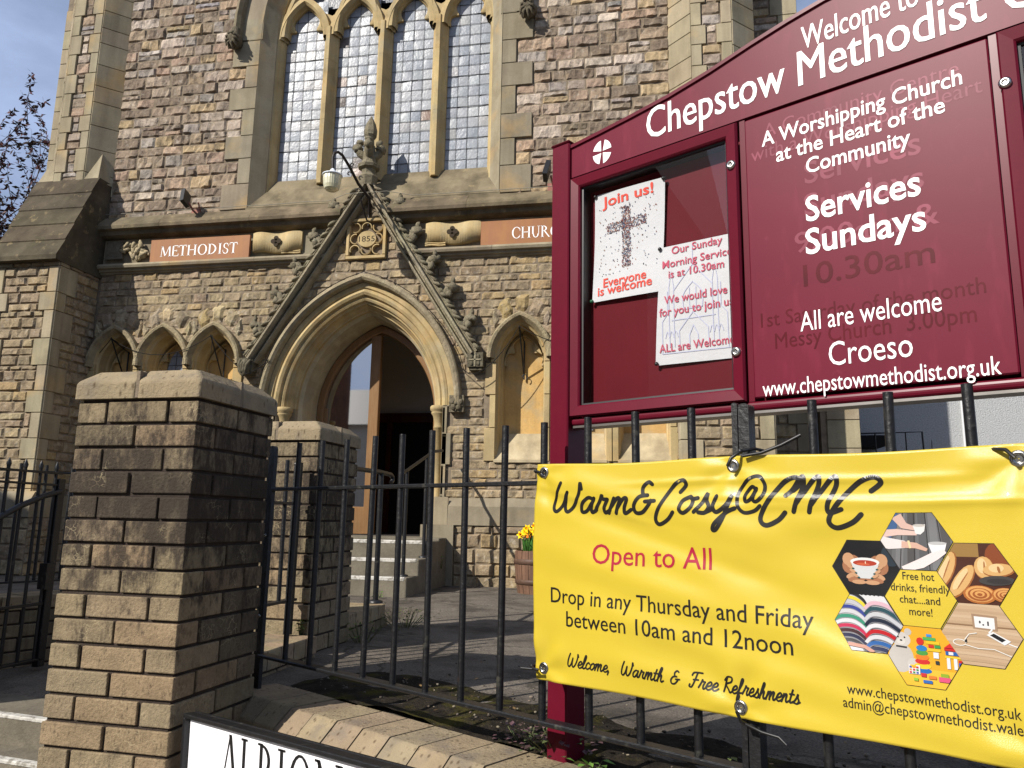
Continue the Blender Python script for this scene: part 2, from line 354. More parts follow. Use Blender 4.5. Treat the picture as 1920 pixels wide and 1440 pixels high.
def ashblock(mb, mapf, u0, u1, v0, v1, col=ASH, d=.026, g=.003):
    ch = .004
    P = lambda u, v, dd: mapf(u, v, dd)
    u0 += g; u1 -= g; v0 += g; v1 -= g; c = jit(col, .09)
    o = [P(u0, v0, -.01), P(u1, v0, -.01), P(u1, v1, -.01), P(u0, v1, -.01)]
    a = [P(u0, v0, d-ch), P(u1, v0, d-ch), P(u1, v1, d-ch), P(u0, v1, d-ch)]
    b = [P(u0+ch, v0+ch, d), P(u1-ch, v0+ch, d), P(u1-ch, v1-ch, d), P(u0+ch, v1-ch, d)]
    mb.ring([o, a, b], c, True, False, False); mb.add(b, [(0, 1, 2, 3)], c)

def apt(cx, zs, a, h, s, t):                   # pointed arch: t -1 .. 1, s = offset outward
    c = (h*h-a*a)/(2*a); Rr = a+c+s; th = (1-abs(t))*math.acos(max(-1, min(1, c/Rr)))
    x = -c+Rr*math.cos(th); z = Rr*math.sin(th)
    return cx+(x if t > 0 else -x), zs+z
def arch_sweep(mb, cx, zs, a, h, prof, zbot=None, n=14, colf=None, smooth=False):
    st = [i/n for i in range(-n, n+1)]
    rows = []
    def row(t, z=None):
        r = []
        for s, Y in prof:
            if z is None:
                x, zz = apt(cx, zs, a, h, s, t)
                if abs(t) < 1e-6: x = cx
                r.append(Vector((x, Y, zz)))
            else: r.append(Vector((cx+(a+s)*(1 if t > 0 else -1), Y, z)))
        return r
    if zbot is not None: rows.append(row(-1, zbot))
    rows += [row(t) for t in st]
    if zbot is not None: rows.append(row(1, zbot))
    for i in range(len(rows)-1):
        mb.ring([rows[i], rows[i+1]], colf(i) if colf else ASH, False, False, smooth)
def archpoly(cx, zs, a, h, s, zbot, n=14):
    p = [(cx-a-s, zbot)]+[apt(cx, zs, a, h, s, i/n) for i in range(-n, n+1)]+[(cx+a+s, zbot)]
    return p

# ------------------------------------------------------------------ lettering
_tc = {}
def bfont(body, bold=0.0):
    k = (body, bold)
    if k in _tc: return _tc[k]
    c = bpy.data.curves.new('tmp', 'FONT'); c.body = body; c.offset = bold; c.resolution_u = 3
    o = bpy.data.objects.new('tmp', c); COL.objects.link(o)
    dg = bpy.context.evaluated_depsgraph_get(); me = o.evaluated_get(dg).to_mesh()
    vs = [(v.co.x, v.co.y) for v in me.vertices]; fs = [tuple(p.vertices) for p in me.polygons]
    o.evaluated_get(dg).to_mesh_clear(); bpy.data.objects.remove(o); bpy.data.curves.remove(c)
    _tc[k] = (vs, fs); return vs, fs
_hv = bfont('H'); CAP = max(y for x, y in _hv[0])-min(y for x, y in _hv[0])
def text2d(body, u0, u1, base, cap, bold=0.0):
    vs, fs = bfont(body, bold); x0 = min(x for x, y in vs); x1 = max(x for x, y in vs)
    return [(u0+(x-x0)/(x1-x0)*(u1-u0), base+y/CAP*cap) for x, y in vs], fs
def bold2d(mb, vf, mapf, d, col, w, maxlen=None):   # heavier strokes: shifted copies, each a hair further out
    for k, dx in enumerate((0, -w, w)): add2d(mb, ([(x+dx, y) for x, y in vf[0]], vf[1]), mapf, d+.00009*k, col, maxlen)
def add2d(mb, vf, mapf, d, col, maxlen=None):
    vs, fs = vf
    if maxlen:
        bm = bmesh.new(); bv = [bm.verts.new((x, y, 0)) for x, y in vs]
        for f in fs:
            try: bm.faces.new([bv[i] for i in f])
            except ValueError: pass
        for _ in range(4):
            bmesh.ops.triangulate(bm, faces=bm.faces)
            e = [x for x in bm.edges if x.calc_length() > maxlen]
            if not e: break
            bmesh.ops.subdivide_edges(bm, edges=e, cuts=1)
        bmesh.ops.triangulate(bm, faces=bm.faces); bm.verts.index_update()
        vs = [(v.co.x, v.co.y) for v in bm.verts]; fs = [tuple(v.index for v in f.verts) for f in bm.faces]; bm.free()
    mb.add([mapf(x, y, d) for x, y in vs], fs, col)

def catmull(pts, k=7):
    p = [pts[0]]+list(pts)+[pts[-1]]; out = []
    for i in range(1, len(p)-2):
        for j in range(k):
            t = j/k; q = []
            for d in (0, 1):
                a, b, c, e = p[i-1][d], p[i][d], p[i+1][d], p[i+2][d]
                q.append(.5*((2*b)+(-a+c)*t+(2*a-5*b+4*c-e)*t*t+(-a+3*b-3*c+e)*t**3))
            out.append(tuple(q))
    out.append(tuple(pts[-1])); return out
def ribbon(pts, w):                            # 2-D stroke with round ends -> (verts, faces)
    vs = []; fs = []; n = len(pts)
    for i, (x, y) in enumerate(pts):
        a = pts[max(i-1, 0)]; b = pts[min(i+1, n-1)]; dx, dy = b[0]-a[0], b[1]-a[1]; l = math.hypot(dx, dy) or 1
        vs += [(x-dy/l*w, y+dx/l*w), (x+dy/l*w, y-dx/l*w)]
    fs = [(2*i, 2*i+1, 2*i+3, 2*i+2) for i in range(n-1)]
    for e in (0, n-1):
        o = len(vs); x, y = pts[e]; vs += [(x+math.cos(k*math.pi/4)*w, y+math.sin(k*math.pi/4)*w) for k in range(8)]; fs.append(tuple(range(o, o+8)))
    return vs, fs
SCRIPT = {
 'W': (1.95, [[(.3, 2), (.1, 1.1), (.08, .3), (.35, 0), (.7, .45), (.9, 1.35)], [(.9, 1.35), (.88, .4), (1.12, .0), (1.5, .4), (1.75, 1.3), (1.72, 2), (1.9, 1.6)]]),
 'a': (1.1, [[(.88, .9), (.5, 1.0), (.12, .55), (.18, .05), (.5, .1), (.85, .7), (.92, .98)], [(.92, .98), (.8, .35), (.9, .02), (1.18, .2)]]),
 'r': (.95, [[(0, .1), (.25, .8), (.33, 1.18), (.42, .95), (.75, .92)], [(.75, .92), (.6, .4), (.7, .02), (1.02, .2)]]),
 'm': (1.4, [[(0, 0), (.22, 1.0)], [(.1, .4), (.42, .98), (.62, .92), (.52, .4), (.5, 0)], [(.52, .35), (.85, .98), (1.06, .92), (.98, .35), (1.1, .0), (1.45, .25)]]),
 '&': (1.75, [[(1.15, 1.85), (.8, 2.0), (.45, 1.65), (.6, 1.2), (.95, 1.15)], [(.95, 1.15), (.3, 1.05), (.0, .5), (.25, .03), (.8, .05), (1.2, .5), (1.3, .8)], [(.85, .74), (1.6, .78)]]),
 'C': (1.2, [[(1.15, 1.3), (1.4, 1.75), (1.15, 2.05), (.7, 1.7), (.2, .6), (.02, -.3), (.3, -.7), (.75, -.4), (.98, .05)]]),
 'o': (.95, [[(.6, 1.0), (.2, .75), (.1, .25), (.38, 0), (.72, .35), (.75, .8), (.58, 1.0), (.72, .85), (1.0, .9)]]),
 's': (.9, [[(0, .05), (.35, .6), (.52, 1.15), (.55, .75), (.75, .35), (.6, .0), (.25, .02)], [(.6, 0), (.95, .2)]]),
 'y': (1.1, [[(.15, .98), (.05, .4), (.3, .03), (.7, .4), (.92, .98)], [(.92, .98), (.78, .2), (.64, -.5), (.45, -1.0), (.28, -1.0), (.34, -.62), (.8, .0), (1.2, .25)]]),
 '@': (1.95, [[(1.2, 1.25), (.9, 1.45), (.55, 1.0), (.62, .6), (.95, .75), (1.2, 1.35)], [(1.2, 1.35), (1.08, .75), (1.35, .6), (1.7, 1.0), (1.7, 1.55), (1.25, 2.05), (.6, 1.9), (.08, 1.2), (.15, .4), (.65, -.05), (1.3, .05), (1.62, .35)]]),
 'M': (2.3, [[(0, .9), (.2, 1.2), (.5, 2.0), (.6, 1.5), (.45, .6), (.4, 0)], [(.42, .4), (.85, 1.6), (1.1, 2.0), (1.15, 1.5), (1.0, .5), (.98, 0)], [(1.0, .4), (1.45, 1.6), (1.7, 2.0), (1.78, 1.5), (1.6, .5), (1.7, .0), (2.1, .2)]]),
 'e': (.85, [[(.05, .35), (.6, .55), (.7, .85), (.5, 1.02), (.2, .75), (.1, .3), (.35, 0), (.7, .1), (.92, .3)]]),
 'l': (.6, [[(0, .1), (.45, 1.2), (.55, 1.85), (.38, 1.95), (.2, 1.2), (.12, .3), (.3, 0), (.65, .2)]]),
 'c': (.8, [[(.7, .8), (.5, 1.0), (.2, .75), (.1, .3), (.35, 0), (.85, .25)]]),
 't': (.62, [[(.35, 1.6), (.15, .4), (.25, 0), (.65, .2)], [(0, 1.05), (.6, 1.05)]]),
 'h': (.98, [[(0, .1), (.42, 1.3), (.5, 1.85), (.32, 1.9), (.15, 1.0), (.05, 0)], [(.1, .4), (.42, .95), (.6, .85), (.55, .3), (.68, 0), (1.0, .2)]]),
 'f': (.75, [[(0, .1), (.45, 1.3), (.52, 1.9), (.32, 1.85), (.2, .6), (.08, -.75), (.25, -.85), (.4, -.3), (.25, .1), (.8, .2)]]),
 'n': (1.0, [[(0, 0), (.2, 1.0)], [(.08, .4), (.42, .97), (.6, .88), (.55, .3), (.68, 0), (1.02, .2)]]),
 'F': (1.35, [[(.1, 1.55), (.35, 1.95), (1.5, 2.0)], [(.8, 1.95), (.6, .8), (.35, .05), (.0, .05), (.02, .35)], [(.4, 1.0), (1.1, 1.05)]]),
 'R': (1.35, [[(.35, 1.9), (.12, 0)], [(0, 1.5), (.4, 2.0), (1.05, 1.95), (1.05, 1.4), (.3, 1.0), (.8, .35), (1.05, .0), (1.35, .15)]]),
 ',': (.45, [[(.18, .12), (.05, -.35)]]), ' ': (.6, [])}
def script2d(body, u0, u1, base, xh, w):
    adv = sum(SCRIPT[c][0] for c in body); vs = []; fs = []; x = 0
    sx = (u1-u0)/adv
    for c in body:
        a, st = SCRIPT[c]
        for sk in st:
            pts = [((x+px)*sx+u0+.22*py*xh, base+py*xh) for px, py in sk]
            v, f = ribbon(catmull(pts) if len(pts) > 2 else pts, w)
            o = len(vs); vs += v; fs += [tuple(i+o for i in q) for q in f]
        x += a
    return vs, fs
# serif capitals: s = straight stroke (x0,y0,x1,y1,w), a = arc (cx,cy,rx,ry,deg0,deg1,thick,thin), f = serif (x,y,len)
SERIF = {
 'M': (1.05, [('s', .12, 0, .17, 1, .035), ('s', .17, 1, .5, .05, .09), ('s', .5, .05, .84, 1, .04), ('s', .86, 1, .92, 0, .09), ('f', .12, 0, .2), ('f', .92, 0, .26), ('f', .15, 1, .14), ('f', .86, 1, .14)]),
 'E': (.68, [('s', .16, 0, .16, 1, .095), ('s', .1, .98, .6, .98, .04), ('s', .16, .51, .5, .51, .04), ('s', .1, .02, .64, .02, .04), ('s', .6, .98, .58, .8, .035), ('s', .5, .6, .5, .42, .035), ('s', .64, .02, .66, .22, .035)]),
 'T': (.74, [('s', .37, 0, .37, 1, .095), ('s', .04, .98, .7, .98, .045), ('s', .05, .98, .03, .8, .035), ('s', .69, .98, .71, .8, .035), ('f', .37, 0, .28)]),
 'H': (.95, [('s', .18, 0, .18, 1, .095), ('s', .77, 0, .77, 1, .095), ('s', .18, .52, .77, .52, .04), ('f', .18, 0, .26), ('f', .18, 1, .26), ('f', .77, 0, .26), ('f', .77, 1, .26)]),
 'O': (.98, [('a', .49, .5, .42, .5, 0, 360, .1, .035)]),
 'D': (.9, [('s', .17, 0, .17, 1, .095), ('a', .2, .5, .58, .49, -90, 90, .1, .035), ('f', .12, 0, .2), ('f', .12, 1, .2)]),
 'I': (.42, [('s', .21, 0, .21, 1, .095), ('f', .21, 0, .28), ('f', .21, 1, .28)]),
 'S': (.64, [('a', .33, .74, .23, .25, 30, 270, .07, .04), ('a', .31, .25, .25, .26, -150, 90, .08, .04), ('s', .53, .84, .54, .66, .03), ('s', .08, .16, .07, .36, .03)]),
 'C': (.88, [('a', .5, .5, .43, .5, 45, 315, .1, .035), ('s', .8, .84, .81, .66, .035), ('s', .8, .16, .81, .3, .03)]),
 'U': (.88, [('s', .17, .32, .17, 1, .095), ('a', .44, .33, .27, .33, 180, 360, .08, .045), ('s', .71, .32, .71, 1, .04), ('f', .17, 1, .26), ('f', .71, 1, .22)]),
 'R': (.84, [('s', .17, 0, .17, 1, .095), ('a', .22, .75, .36, .24, -90, 90, .09, .035), ('s', .38, .52, .8, 0, .09), ('f', .17, 0, .26), ('f', .12, 1, .2)]),
 'A': (.9, [('s', .1, 0, .44, 1, .04), ('s', .44, 1, .8, 0, .1), ('s', .22, .36, .66, .36, .04), ('f', .1, 0, .2), ('f', .8, 0, .26)]),
 'L': (.7, [('s', .16, 0, .16, 1, .095), ('s', .16, .02, .62, .02, .04), ('s', .62, .02, .64, .22, .035), ('f', .16, 1, .26)]),
 'B': (.76, [('s', .17, 0, .17, 1, .095), ('a', .2, .76, .34, .23, -90, 90, .09, .035), ('a', .2, .27, .42, .26, -90, 90, .09, .035), ('f', .12, 0, .18), ('f', .12, 1, .18)]),
 'N': (1.0, [('s', .16, 0, .16, 1, .045), ('s', .14, 1, .84, 0, .1), ('s', .84, 0, .84, 1, .045), ('f', .16, 0, .24), ('f', .1, 1, .16), ('f', .84, 1, .24)]), ' ': (.4, [])}
def serif2d(body, u0, u1, base, cap, k_=1.0):
    adv = sum(SERIF[c][0] for c in body); sx = (u1-u0)/adv; vs = []; fs = []; x = 0
    for c in body:
        a, st = SERIF[c]
        for q in st:
            if q[0] == 's':
                _, x0, y0, x1, y1, w = q; w *= k_; hz = abs(x1-x0) > abs(y1-y0); 
                if hz: p = [(x0, y0-w/2), (x1, y1-w/2), (x1, y1+w/2), (x0, y0+w/2)]
                else: p = [(x0-w/2, y0), (x0+w/2, y0), (x1+w/2, y1), (x1-w/2, y1)]
                o = len(vs); vs += [((x+px)*sx+u0, base+py*cap) for px, py in p]; fs.append((o, o+1, o+2, o+3))
            elif q[0] == 'f':
                _, fx, fy, l = q; y0 = 0 if fy < .5 else .965
                o = len(vs); vs += [((x+px)*sx+u0, base+py*cap) for px, py in ((fx-l/2, y0), (fx+l/2, y0), (fx+l/2, y0+.035), (fx-l/2, y0+.035))]; fs.append((o, o+1, o+2, o+3))
            else:
                _, cx, cy, rx, ry, d0, d1, tk, tn = q; tk *= k_; tn *= k_; n = 22; o = len(vs)
                for i in range(n+1):
                    t = R(d0+(d1-d0)*i/n); w = tn+(tk-tn)*abs(math.cos(t))**1.5
                    for k in (1, 0): vs.append(((x+cx+math.cos(t)*(rx-w*k))*sx+u0, base+(cy+math.sin(t)*(ry-w*k*.9))*cap))
                fs += [(o+2*i, o+2*i+1, o+2*i+3, o+2*i+2) for i in range(n)]
        x += a
    return vs, fs
def ell(cx, cy, rx, ry, n=18, rot=0, a0=0, a1=360):
    c, s = math.cos(R(rot)), math.sin(R(rot)); o = []
    full = a1-a0 >= 360
    for i in range(n if full else n+1):
        t = R(a0+(a1-a0)*i/n); x, y = math.cos(t)*rx, math.sin(t)*ry; o.append((cx+x*c-y*s, cy+x*s+y*c))
    return o

# ------------------------------------------------------------------ the street railing's line (everything on it uses s along, n behind, z up)
RA = R(-30.56); RT = Vector((math.cos(RA), math.sin(RA), 0)); RN = Vector((-RT.y, RT.x, 0)); RO = Vector((-.427, 2.105, 0))
def RL(s, n, z): return RO+RT*s+RN*n+Vector((0, 0, z))

# ------------------------------------------------------------------ ground
GZ = -.62
b = MB(); b.box(-300, 300, -300, 300, -1.9, -1.62, C(90, 96, 70)); b.build('ground', M_grass, kind='structure')
b = MB()
for i in range(-6, 7): b.box(-60, 60, i*6, i*6+5.99, -1.6, -1.5, (1, 1, 1)) if -2 <= i <= 1 else None
b.build('pavement', M_pave, kind='structure')
b = MB(); b.box(-80, 80, -30, -12.1, -1.6, -1.52); b.build('road', M_asph, kind='structure')
p1, p2 = RL(-1.2, .06, 0), RL(9, .06, 0)
poly = [(-1.62, 2.5), (p1.x, p1.y), (p2.x, p2.y), (16, -1.8), (16, 13), (-16, 13), (-16, 2.3), (-4.35, 2.3), (-3.52, 4.5), (-3.52, 5.4), (-1.62, 5.4)]
NP_ = len(poly)
b = MB(); nx = 0
tri = tessellate_polygon([[Vector((x, y, 0)) for x, y in poly]])
bm = bmesh.new(); bv = [bm.verts.new((x, y, GZ)) for x, y in poly]
for t in tri: bm.faces.new([bv[i] for i in t])
for _ in range(6):
    bmesh.ops.triangulate(bm, faces=bm.faces)
    e = [x for x in bm.edges if x.calc_length() > .35 and min(v.co.y for v in x.verts) < 9 and -5 < sum(v.co.x for v in x.verts)/2 < 3]
    if e: bmesh.ops.subdivide_edges(bm, edges=e, cuts=1)
bmesh.ops.triangulate(bm, faces=bm.faces); bm.verts.index_update()
for v in bm.verts:
    if 2.7 < v.co.y < 8 and v.co.x > -1.3: v.co.z += .012*noise.noise(Vector((v.co.x*.9, v.co.y*.9, 0)))
b.add([tuple(v.co) for v in bm.verts], [tuple(v.index for v in f.verts) for f in bm.faces]); bm.free()
b.add([(x, y, GZ) for x, y in poly]+[(x, y, -1.61) for x, y in poly], [(i, (i+1) % NP_, NP_+(i+1) % NP_, NP_+i) for i in range(NP_)])
b.build('forecourt', M_asph, kind='structure')
b = MB(); b.box(-4.3, -1.63, 3.06, 5.39, -1.6, -.862); b.build('gateway_path', M_asph, kind='structure')
# soil strip with moss behind the coping
b = MB(); N1 = 90; rows = []
for i in range(N1+1):
    s = -1.12+i*.045; r = []
    for k in range(9):
        n = .098+k*.062; z = GZ+.012+.022*noise.noise(Vector((s*5, n*7, 1)))+.014*noise.noise(Vector((s*17, n*17, 2)))-(.03 if k == 8 else 0)
        if k == 8: n += .09*noise.noise(Vector((s*4, 0, 3)))
        r.append(RL(s, n, z))
    rows.append(r)
for i in range(N1): b.ring([rows[i], rows[i+1]], (1, 1, 1), False, False, True)
b.build('soil_strip', M_soil, kind='structure')

# ------------------------------------------------------------------ church
CX = -3.04; FY = 7.4
church = empty('church', (CX, 7.7, GZ), 'Gothic stone church with a leaded arched window above a gabled doorway', 'church')
def FM(Y): return lambda u, v, d: Vector((CX+u, Y-d, v))
WALLTOP = 9.0
# mortar backing with holes for window and door
wb = MB()
win_hole = archpoly(0, 5.45, 1.43, 2.35, .05, 3.4); door_hole = archpoly(0, 1.13, .77, 1.06, .16, -.62)
nich = [(sg*(1.685+i*.605)) for sg in (-1, 1) for i in range(3)]
holes = [win_hole]+[archpoly(c, 1.60, .26, .39, .0, .6) for c in nich]
outer = [(-3.22, GZ), (-.93, GZ)]+door_hole[1:-1]+[(.93, GZ), (3.22, GZ), (3.22, WALLTOP), (-3.22, WALLTOP)]
outer[1] = (door_hole[0][0], GZ); outer[len(outer)-4] = (door_hole[-1][0], GZ)
loops = [outer]+holes; flat = [p for l in loops for p in l]
tri = tessellate_polygon([[Vector((x, y, 0)) for x, y in l] for l in loops])
for Y in (FY, FY+.55): wb.add([(CX+x, Y, z) for x, z in flat], [tuple(t) for t in tri], C(112, 98, 82))
wb.build('wall_core', M_lime, church)
sw = MB()
# upper wall rubble
qrows = []; z = 3.36
i = 0
while z < WALLTOP:
    h = random.uniform(.26, .36); qrows.append((z, z+h, random.choice((.16, .19)) if i % 2 else random.choice((.28, .34)))); z += h; i += 1
def winhw(v):
    if v < 5.45: return 1.43
    if v > 5.45+2.35: return 0
    lo, hi = 0, 1
    for _ in range(20):
        t = (lo+hi)/2
        if apt(0, 5.45, 1.43, 2.35, 0, t)[1] > v: lo = t
        else: hi = t
    return apt(0, 5.45, 1.43, 2.35, 0, lo)[0]
def upblock(v, h):
    w = winhw(v)
    if w == 0: return []
    q = .3 if v > 5.5 else next((q for a, b_, q in qrows if a <= v < b_), .2)
    return [(-w-q, w+q)] if v > 3.36 else [(-1.43, 1.43)]
rubble(sw, FM(FY), -3.2, 3.2, 3.2, 6.6, UPPER, (.1, .165), (.13, .34), upblock, depth=.013, rough=.017, cell=.032)
rubble(sw, FM(FY), -3.2, 3.2, 6.6, WALLTOP, UPPER, (.14, .2), (.2, .4), upblock, cell=.09)
# lower wall rubble
def hw_arch(v, zs, a, h, s):
    if v < zs: return a+s
    lo, hi = 0, 1
    if v > apt(0, zs, a, h, s, 0)[1]: return 0
    for _ in range(18):
        t = (lo+hi)/2
        if apt(0, zs, a, h, s, t)[1] > v: lo = t
        else: hi = t
    return apt(0, zs, a, h, s, lo)[0]
def lowblock(v, h):
    r = []
    w = hw_arch(v, 1.13, .77, 1.06, .27)
    if v < 1.13: w = 1.0 if int(v/.31) % 2 else .93
    if w: r.append((-w, w))
    for c in nich:
        if v > .57:
            w = hw_arch(v, 1.60, .26, .39, .03) if v > 1.60 else (.31 if v > 1.5 else .305+.05*(int(v/.34) % 2))
            if w: r.append((c-w, c+w))
    if 2.68 < v: r += [(-3.3, -.6), (.6, 3.3)]
    if 2.71 < v < 3.16: r.append((-.22, .22))
    return r
def gabblock(v, h):
    r = lowblock(v, h)
    if v > 2.68:
        w = max(0, (3.36-v)/1.567); r += [(-3.3, -w), (w, 3.3)]
    return r
rubble(sw, FM(FY), -3.2, 3.2, .21, 2.70, LOWER, (.07, .11), (.13, .32), lowblock, depth=.009, rough=.011, cell=.03)
rubble(sw, FM(FY), -.6, .6, 2.70, 3.4, LOWER, (.065, .095), (.11, .24), gabblock, depth=.011, rough=.01, cell=.035)
rubble(sw, FM(FY-.05), -3.2, 3.2, GZ-.02, -.05, LOWER, (.1, .17), (.14, .34), lambda v, h: [(-1.06, 1.06)], depth=.02, rough=.014)
# relieving fans over the niches
for c in nich:
    for k in range(9):
        t0, t1 = -1+k*2/9+.015, -1+(k+1)*2/9-.015
        q = [apt(c, 1.60, .26, .39, .1, t0), apt(c, 1.60, .26, .39, .1, t1), apt(c, 1.60, .26, .39, .29, t1), apt(c, 1.60, .26, .39, .29, t0)]
        q = [(max(c-.3, min(c+.3, x)), zz) for x, zz in q]; 
        if max(x for x, _ in q)-min(x for x, _ in q) < .02: continue
        cc = tuple(1.3*x for x in jit(random.choice(LOWER), .12)); n = 4; vs = []; fs = []
        for bb in range(n+1):
            for aa in range(n+1):
                fu, fv = aa/n, bb/n
                x = (q[0][0]*(1-fu)+q[1][0]*fu)*(1-fv)+(q[3][0]*(1-fu)+q[2][0]*fu)*fv; zz = (q[0][1]*(1-fu)+q[1][1]*fu)*(1-fv)+(q[3][1]*(1-fu)+q[2][1]*fu)*fv
                d = .0 if aa in (0, n) or bb in (0, n) else .026+.012*noise.noise(Vector((x*15, zz*15, k)))
                vs.append(FM(FY)(x, zz, d))
        for bb in range(n):
            for aa in range(n): i0 = bb*(n+1)+aa; fs.append((i0, i0+1, i0+n+2, i0+n+1))
        sw.add(vs, fs, cc)
sw.build('wall', M_rubble, church)
# plinth backing and course
pb = MB(); 
for x0, x1 in ((-3.2, -1.06), (1.06, 3.2)):
    pb.box(CX+x0, CX+x1, FY-.05, FY, GZ, -.05, C(112, 98, 82))
pb.build('plinth_core', M_lime, church)
for sg in (-1, 1):
    u = 1.0; q = MB()
    while u < 3.19:
        w = min(random.uniform(.45, .75), 3.2-u); a, c = sorted((sg*u, sg*(u+w))); cc = jit(ASHG, .08)
        q.extx([(FY+.0, .215), (FY-.028, .205), (FY-.075, .13), (FY-.08, -.05), (FY, -.05)], CX+a+.002, CX+c-.002, cc); u += w
    q.build('plinth_course', M_ashlar, church)
# dressings : window jamb quoins, niche jambs, door jambs, kneeler blocks
q = MB()
for a, b_, w in qrows:
    for sg in (-1, 1):
        x0, x1 = winhw(a), winhw(b_)
        if a < 5.6: lo, hi = sorted((sg*min(x0, x1)*1.0, sg*(max(x0, x1)+w))); ashblock(q, FM(FY), lo, hi, a, b_, ASHG)
for k in range(2*12):                               # voussoirs of the great arch
    t0, t1 = -1+k/12, -1+(k+1)/12
    pl = [apt(0, 5.45, 1.43, 2.35, 0, t0), apt(0, 5.45, 1.43, 2.35, 0, t1), apt(0, 5.45, 1.43, 2.35, .32, t1), apt(0, 5.45, 1.43, 2.35, .32, t0)]
    q.prism(pl, FM(FY), -.01, .027, jit(ASHG, .08))
q.build('window_surround', M_ashlar, church); q = MB()
z = -.05
while z < 1.13:
    h = min(random.uniform(.26, .34), 1.135-z); i = int(z/.31) % 2
    for sg in (-1, 1):
        lo, hi = sorted((sg*.9, sg*(1.0 if i else .935))); ashblock(q, FM(FY), lo, hi, z, z+h, ASHG, .03)
    z += h
q.build('door_quoin', M_ashlar, church)
for c in nich:
    z = .57; q = MB()
    while z < 1.62:
        h = min(.33, 1.64-z); e = .305+(.05 if int(z/.34) % 2 else 0)
        for sg in (-1, 1):
            lo, hi = sorted((c+sg*.24, c+sg*min(e, .302 if (c*sg < 0 and abs(c) > 1.7) or (c*sg > 0 and abs(c) < 2.8) else e)))
            ashblock(q, FM(FY), lo, hi, z, z+h, HONEY, .024)
        z += h
    q.build('niche_quoin', M_ashlar, church)

# cornice, frieze and string course
def course(name, prof, m_, col, segs, jw=(.7, 1.1)):
    q = MB()
    for a, c in segs:
        u = a
        while u < c-.01:
            w = random.uniform(*jw)
            if c-(u+w) < .3: w = c-u
            q.extx(prof, CX+u+.0015, CX+u+w-.0015, jit(col, .09)); u += w
    return q.build(name, m_, church)
SEG = [(-3.21, -.26), (.26, 3.21)]
for SEG_ in SEG: course('cornice', [(FY, 3.36), (FY-.05, 3.34), (FY-.15, 3.235), (FY-.165, 3.2), (FY-.16, 3.165), (FY-.115, 3.15), (FY-.1, 3.11), (FY-.06, 3.095), (FY, 3.085)], M_mossy, C(112, 101, 82), [SEG_])
for SEG_ in ((-3.21, -.44), (.44, 3.21)): course('string_course', [(FY, 2.80), (FY-.085, 2.775), (FY-.1, 2.75), (FY-.09, 2.725), (FY-.06, 2.72), (FY-.055, 2.695), (FY-.03, 2.69), (FY-.025, 2.672), (FY, 2.668)], M_ashlar, C(146, 136, 114), [SEG_])
for a, c in ((-3.21, -.34), (.34, 3.21)):
    u = a; q = MB()
    while u < c-.01:
        w = min(.8, c-u); ashblock(q, FM(FY), u, u+w, 2.79, 3.09, ASHG, .005); u += w
    q.build('frieze', M_ashlar, church)
# carved scrolls (ribbon with a quatrefoil) and foliage on the frieze
def scroll(u0, u1, fold_right):
    q = MB(); n = 22; rows = []
    for i in range(n+1):
        f = i/n; u = u0+(u1-u0)*f; dz = .016*math.sin(f*7+.6); d = .045+.022*math.sin(f*9.5+.3)+.02*(1-abs(2*f-1))
        rows.append([FM(FY)(u, 2.835+dz, .0), FM(FY)(u, 2.838+dz, d), FM(FY)(u, 3.05+dz*.6, d*1.05), FM(FY)(u, 3.053+dz*.6, .0)])
    for i in range(n): q.ring([rows[i], rows[i+1]], HONEY, False, False, True)
    q.add(rows[0], [(0, 1, 2, 3)], HONEY); q.add(rows[-1], [(3, 2, 1, 0)], HONEY)
    for k in range(2):
        e0 = u1-.22 if fold_right else u0; e1 = u1 if fold_right else u0+.22
        q.tube([FM(FY)(e0+(e1-e0)*j/6, 2.835-.022*k+.006*math.sin(j), .05) for j in range(7)], .011, HONEY, 6)
    o = q.build('scroll', M_honey, church)
    g = MB(); uc = (u0+u1)/2
    for dx, dz in ((0, .034), (0, -.034), (.034, 0), (-.034, 0), (0, 0)):
        g.prism(ell(uc+dx, 2.945+dz, .027, .027, 14), FM(FY), .068, .0765+.0003*(dx != 0), C(40, 32, 22), True)
    g.build('quatrefoil', mat('carved_recess', C(52, 42, 28)) if 'carved_recess' not in bpy.data.materials else bpy.data.materials['carved_recess'], o)
scroll(-1.31, -.74, True); scroll(.66, 1.25, False)
q = MB()
def foliage(uc, zc, flip=1):
    for k in range(26):
        a = random.uniform(0, 6.28); r = random.uniform(.02, .15); u = uc+math.cos(a)*r*1.15; z_ = zc+math.sin(a)*r*.62
        Mr = Matrix.Rotation(a+random.uniform(-.4, .4), 3, 'Y')
        q.blob(FM(FY)(u, z_, .035+.03*random.random()), .05, .022, .02, C(170, 156, 126), 8, 4, .3, Mr, k)
    q.tube([FM(FY)(uc+.12+.05*math.cos(t), 2.87+.05*math.sin(t), .05) for t in [j*.5 for j in range(8)]], .014, C(176, 160, 128), 6)
foliage(-2.75, 2.94); foliage(2.75, 2.94)
q.box(CX-3.14, CX-2.93, FY-.045, FY, 2.85, 3.05, C(112, 104, 88)); q.tube([FM(FY)(-3.14+.03*j, 2.845+.004*(j % 2), .05) for j in range(9)], .013, C(112, 104, 88), 6)
q.build('carved_foliage', M_carved, church)

